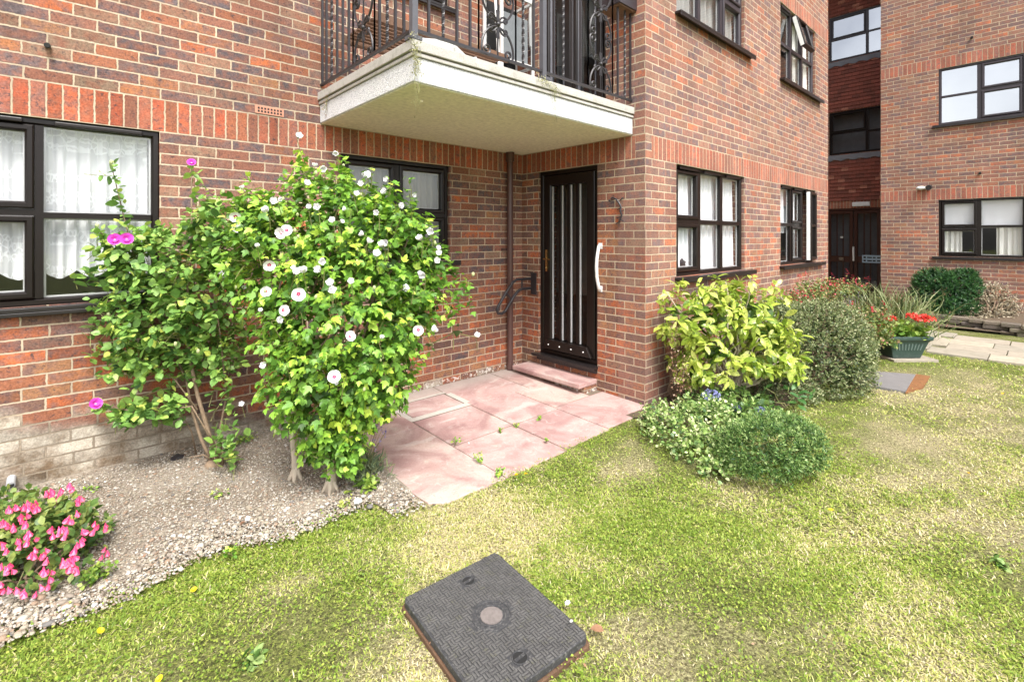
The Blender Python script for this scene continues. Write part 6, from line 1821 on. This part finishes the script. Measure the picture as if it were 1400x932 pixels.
m = MB(); m.prism([pq(-.22, -.20, 0), pq(.34, -.20, 0), pq(.34, .2, 0), pq(-.22, .2, 0)], -.03, .010); tag(m.build('paving_slab', M['paving'], None, origin=(PC[0], PC[1], 0), bevel=.004), 'pale paving slab lying under the green planter', 'slab')
ge = thing('geranium', (PC[0], PC[1], .26), 'geranium with round green leaves and bright red flower heads in the green planter', 'geranium')
rg = np.random.default_rng(44)
P = np.array([pq(rg.uniform(-.26, .28), rg.uniform(-.20, .2), rg.uniform(.29, .42)) for _ in range(190)])
P = np.vstack([P, [pq(rg.uniform(-.42, -.2), rg.uniform(-.2, .1), rg.uniform(.22, .36)) for _ in range(50)]])
D = (P - np.array([PC[0], PC[1], .15])); D /= np.linalg.norm(D, axis=1)[:, None]
foliage('foliage', T_ROUND, P, D, 3, (.045, .075), M['lf_ger'], ge, rg, up=.8, droop=-.05, spread=1.0, back=.03, var=(.55, .22), smooth=True)
stems('stems', (PC[0], PC[1], .25), list(P[:20]), M['stem'], ge, rg, .004)
m = MB()
for (u, v, r_) in ((1247, 432, 8), (1257, 437, 8), (1270, 437, 9), (1262, 433, 6), (1220, 436, 7)):
    dd = 6.15; c = at(u, v, dd); d = rg.normal(size=(46, 3)); d /= np.linalg.norm(d, axis=1)[:, None]; d[:, 2] = np.abs(d[:, 2]) * .7 - .1
    foliage('flower_head', T_ROUND, c + d * (r_ / 664 * dd * .8), d, 2, (.020, .030), M['red'], ge, rg, back=.004, var=(.5, .3))
    m.tube([c, (c + np.array([PC[0], PC[1], .3])) / 2 + [0, 0, .04], (PC[0] + rg.uniform(-.15, .15), PC[1], .28)], .003, 5)
m.build('flower_stalks', M['stem'], ge, fix=False)

# ---------------------------------------------------------------- trailing weeds on the balcony edge
def trailing(base, pts, n, label, rg, mat='lf_dry', sz=(.010, .02)):
    o = thing('trailing_weed', base, label, 'weed')
    P = np.array([np.array(pts[0]) * (1 - s) + np.array(pts[1]) * s + rg.normal(0, w, 3) * np.array([1, .35, 1]) for s, w in zip(rg.uniform(0, 1, n), rg.uniform(.008, .028, n))])
    D = rg.normal(0, .6, P.shape); D[:, 1] -= .8; D /= np.linalg.norm(D, axis=1)[:, None]
    foliage('foliage', T_DIA, P, D, 3, sz, M[mat], o, rg, back=.02, var=(.7, .2), spread=1.0, roll=1.0)
    m = MB()
    for k in range(8): a, b = P[rg.integers(0, n)], P[rg.integers(0, n)]; m.tube([a, (a + b) / 2 - [0, .01, .02], b], .0012, 3, cap=False)
    m.build('stems', M['stem'], o, fix=False); return o
rg = np.random.default_rng(50)
by = BY0 - .03
M['lf_weed'] = leaf_mat('weed_leaf', [(0, (0.20, 0.18, 0.08)), (0.5, (0.36, 0.36, 0.14)), (1, (0.62, 0.60, 0.42))])
trailing((BX0, by, 2.74), [(BX0 - .01, by + .01, 2.80), (BX0 + .01, by, 2.56)], 130, 'dry weed growing at the outer corner of the balcony below the corner post', rg, 'lf_weed')
trailing((BX0 + .02, by, 2.55), [(BX0 + .02, by + .01, 2.55), (BX0 + .02, by + .01, 2.33)], 26, 'single thin strand of weed hanging down from the balcony corner', rg, 'lf_weed', (.006, .012))
trailing((-1.20, by, 2.75), [(-1.30, by, 2.77), (-1.05, by, 2.69)], 70, 'dry weed growing at the foot of the middle balcony railing post', rg, 'lf_weed')
trailing((-1.12, by, 2.6), [(-1.13, by, 2.70), (-1.11, by, 2.46)], 18, 'short thin strand of weed hanging below the middle railing post', rg, 'lf_weed', (.006, .012))
trailing((BX0 - .03, 1.45, 2.7), [(BX0 - .025, 1.45, 2.70), (BX0 - .03, 1.50, 2.58)], 34, 'dark dry weed on the side of the balcony near the wall', rg, 'lf_dry', (.008, .014))

# ---------------------------------------------------------------- small weeds, dandelions, fallen things
def weed(u, v, n, h, label, z=0.02, mat='lf_hib', sz=(.012, .024)):
    p = on(u, v, 'Z', z); o = thing('weed', p, label, 'weed')
    P = p + np.stack([rg.normal(0, h * .5, n), rg.normal(0, h * .5, n), rg.uniform(0, h, n)], 1)
    D = (P - p) + [0, 0, .03]; D /= np.linalg.norm(D, axis=1)[:, None]
    foliage('foliage', T_OVATE, P, D, 4, sz, M[mat], o, rg, up=.7, back=.015, var=(.6, .2)); 
    m = MB()
    for k in range(min(4, n)): m.tube([p - [0, 0, .01], P[k]], .0015, 4)
    m.build('stems', M['stem'], o, fix=False); return o
weed(623, 606, 10, .055, 'upright green weed in the patio joint, nearest the middle of the slabs')
weed(654, 627, 14, .035, 'low tuft of weed in the patio joint closest to the lawn')
weed(684, 588, 8, .018, 'tiny weed at the left end of the cross joint of the patio')
weed(706, 581, 9, .018, 'small weed in the cross joint of the patio, left of the slab corner')
weed(737, 571, 10, .018, 'small flat weed in the patio joint in front of the door step')
weed(747, 601, 6, .016, 'tiny weed in the right-hand patio joint near the lawn')
weed(682, 646, 16, .03, 'clump of weed where the patio joint meets the lawn')
weed(125, 670, 14, .035, 'small green weed on the gravel just right of the fuchsia')
weed(297, 678, 12, .03, 'small weed alone in the middle of the gravel bed')
weed(315, 755, 14, .03, 'yellowish weed at the lower edge of the gravel bed')
weed(472, 690, 14, .035, 'yellow green weed on the gravel right of the pale trunk', mat='lf_auc')
weed(335, 605, 60, .07, 'dark mossy weed clump on the soil by the wall behind the rose canes', mat='lf_rose')
weed(4, 590, 26, .10, 'thin brownish plant at the foot of the wall on the left edge', mat='lf_cot')
weed(650, 520, 3, .01, 'single tiny weed at the foot of the wall behind the patio')
weed(130, 790, 50, .05, 'bright green low weed at the right foot of the fuchsia', mat='lf_ger', sz=(.018, .03))
weed(345, 905, 10, .03, 'pale green broad leaved weed left of the near manhole cover', z=-.01, mat='lf_tuft', sz=(.025, .045))
weed(1372, 773, 10, .03, 'broad leaved weed in the lawn near the right edge', z=-.01, mat='lf_tuft', sz=(.025, .045))
weed(500, 668, 26, .07, 'grassy weed below the lavender at the patio corner', mat='lf_ger', sz=(.02, .05))
me_dan = flower_mesh('dandelion_bloom', 14, .013, .007, .3, [M['yellow']], layers=2)
def dandelion(u, v, label, grp='yellow flowers dotted over the lawn'):
    p = on(u, v, 'Z', .012); o = bpy.data.objects.new('dandelion', me_dan); COL.objects.link(o); o.location = Vector(p); o.rotation_euler = (rg.normal(0, .3) - .3, rg.normal(0, .3), rg.uniform(0, 6)); tag(o, label, 'flower', grp)
for (u, v, l) in ((706, 649, 'left of the two yellow flowers at the lawn edge of the patio'), (719, 648, 'right of the two yellow flowers at the lawn edge of the patio'), (137, 862, 'yellow flower in the grass below the gravel bed, nearest the left edge'), (265, 806, 'yellow flower in the grass between gravel bed and manhole cover'), (1136, 697, 'yellow flower in the lawn in front of the right border'), (1324, 647, 'yellow flower in the middle of the right-hand lawn'), (1371, 538, 'small yellow flower in the lawn nearest the path'), (218, 928, 'yellow flower at the bottom edge of the lawn'), (738, 571, 'tiny yellow flower on the weed in front of the door step')):
    dandelion(u, v, l)
def bit(name, u, v, z, sc, mat, label, cat, seed=1, flat=.4):
    vv, ff = icosa(); r_ = np.random.default_rng(seed); p = on(u, v, 'Z', z)
    m = MB(); m.add(vv * (1 + r_.normal(0, .14, vv.shape)) * np.array([sc, sc * .75, sc * flat]) + p, ff)
    tag(m.build(name, M[mat], None, origin=p), label, cat)
bit('pebble', 776, 823, .035, .014, 'white_plastic', 'white pebble in the grass at the right side of the near manhole cover', 'pebble', 1, .5)
bit('pebble', 781, 848, .052, .008, 'white_plastic', 'small white pebble lying on the near manhole cover', 'pebble', 2, .5)
bit('stone', 489, 685, .03, .026, 'white_plastic', 'larger white stone on the gravel beside the patio corner', 'stone', 3, .6)
bit('stone', 497, 678, .025, .018, 'concrete', 'smaller pale stone beside the white stone at the patio corner', 'stone', 4, .6)
bit('stone', 243, 625, .045, .05, 'iron', 'dark flat stone against the foot of the wall left of the rose canes', 'stone', 6, .35)
me_f = me_hibc
for (u, v, z, l) in ((335, 710, .03, 'fallen white flower lying on the gravel bed'), (640, 606, .02, 'fallen white bud lying on the patio')):
    p = on(u, v, 'Z', z); o = bpy.data.objects.new('fallen_flower', me_f); COL.objects.link(o); o.location = Vector(p); o.rotation_euler = (1.2, .3, 1); o.scale = (.6, .6, .6) if v > 700 else (.3, .3, .3); tag(o, l, 'flower')
def dead_leaf(u, v, L, z, label, mat='lf_dry', va=.5, yaw=0):
    p = on(u, v, 'Z', z)
    a = yaw; Rm_ = np.array([[[math.cos(a), -math.sin(a), 0], [math.sin(a), math.cos(a), 0], [0, 0, 1]]])
    o = None
    me_ = scatter_mesh('dead_leaf', T_OVATE[0], T_OVATE[1], np.zeros((1, 3)), Rm_, np.array([[L, L, L * 1.6]]), np.array([va]), M[mat]); o = link('dead_leaf', me_, None, p); tag(o, label, 'leaf')
dead_leaf(826, 862, .055, .02, 'curled orange brown dead leaf in the grass right of the near manhole cover', yaw=.5)
dead_leaf(335, 712, .03, .03, 'small dead leaf beside the fallen flower on the gravel', va=.2, yaw=2)

# groups for the repeated kinds
GROUPS = {'weed': 'small weeds in joints, gravel and lawn', 'curtain': 'curtains hanging in the windows', 'shrub': 'shrubs planted along the walls', 'lavender': 'lavender plants', 'manhole cover': 'manhole covers in the lawn', 'wall light': 'lamps on the far walls', 'grab handle': 'white grab handles beside the doors', 'ornament': 'small ornaments', 'stone': 'loose stones on the gravel', 'pebble': 'white pebbles by the manhole cover', 'leaf': 'dead leaves on the ground'}
for o in list(scene.objects):
    if o.parent is None and o.get('category') in GROUPS and not o.get('group'): o['group'] = GROUPS[o['category']]

# ================================================================== light, sky, camera
SUN_EL, SUN_AZ = R(52), math.atan2(-0.25, -1.0)     # azimuth of the direction towards the sun: x, y
sdir = Vector((-0.22, -0.50, 0.84)).normalized()
w = bpy.data.worlds.new('World'); scene.world = w; w.use_nodes = True
nt = w.node_tree; nt.nodes.clear()
sky = nt.nodes.new('ShaderNodeTexSky'); sky.sky_type = 'NISHITA'; sky.sun_disc = False
sky.sun_elevation = math.asin(sdir.z); sky.sun_rotation = math.atan2(sdir.x, sdir.y)
sky.dust_density = 4.0; sky.air_density = 1.0; sky.ozone_density = 1.0
hs = nt.nodes.new('ShaderNodeHueSaturation'); hs.inputs['Saturation'].default_value = 0.28
nt.links.new(sky.outputs[0], hs.inputs['Color'])
tc = nt.nodes.new('ShaderNodeTexCoord'); nz = nt.nodes.new('ShaderNodeTexNoise'); nz.inputs['Scale'].default_value = 2.4; nz.inputs['Detail'].default_value = 6
nt.links.new(tc.outputs['Generated'], nz.inputs['Vector'])
rp = nt.nodes.new('ShaderNodeValToRGB'); rp.color_ramp.elements[0].position = 0.35; rp.color_ramp.elements[0].color = (0.52, 0.55, 0.62, 1); rp.color_ramp.elements[1].position = 0.65; rp.color_ramp.elements[1].color = (1.55, 1.52, 1.48, 1)
nt.links.new(nz.outputs[0], rp.inputs[0])
mx = nt.nodes.new('ShaderNodeMix'); mx.data_type = 'RGBA'; mx.blend_type = 'MULTIPLY'; mx.inputs[0].default_value = 1
nt.links.new(hs.outputs[0], mx.inputs[6]); nt.links.new(rp.outputs[0], mx.inputs[7])
bg = nt.nodes.new('ShaderNodeBackground'); bg.inputs['Strength'].default_value = 0.145
nt.links.new(mx.outputs[2], bg.inputs[0])
wo = nt.nodes.new('ShaderNodeOutputWorld'); nt.links.new(bg.outputs[0], wo.inputs[0])
sl = bpy.data.lights.new('sun', 'SUN'); sl.energy = 1.5; sl.angle = R(18); sl.color = (1.0, 0.965, 0.92)
so_ = bpy.data.objects.new('sun', sl); COL.objects.link(so_)
so_.rotation_euler = (-sdir).to_track_quat('-Z', 'Y').to_euler(); so_.location = (0, -8, 12)

cam = bpy.data.cameras.new('camera'); co_ = bpy.data.objects.new('camera', cam); COL.objects.link(co_)
cam.sensor_width = 36; cam.sensor_fit = 'HORIZONTAL'; cam.lens = F_PX / 1400 * 36
cam.shift_x = 0.0; cam.shift_y = (HORIZON - 466) / 1400
cam.clip_start = 0.05; cam.clip_end = 300
co_.location = (CAM_X, CAM_Y, CAM_H); co_.rotation_euler = (R(90), 0, -YAW)
scene.camera = co_
vs_ = scene.view_settings
vs_.view_transform = 'Standard'; vs_.look = 'None'; vs_.gamma = 1.0; vs_.use_curve_mapping = False; vs_.exposure = 1.28
cy_ = scene.cycles
cy_.max_bounces = 6; cy_.diffuse_bounces = 3; cy_.glossy_bounces = 3; cy_.transparent_max_bounces = 12; cy_.transmission_bounces = 4
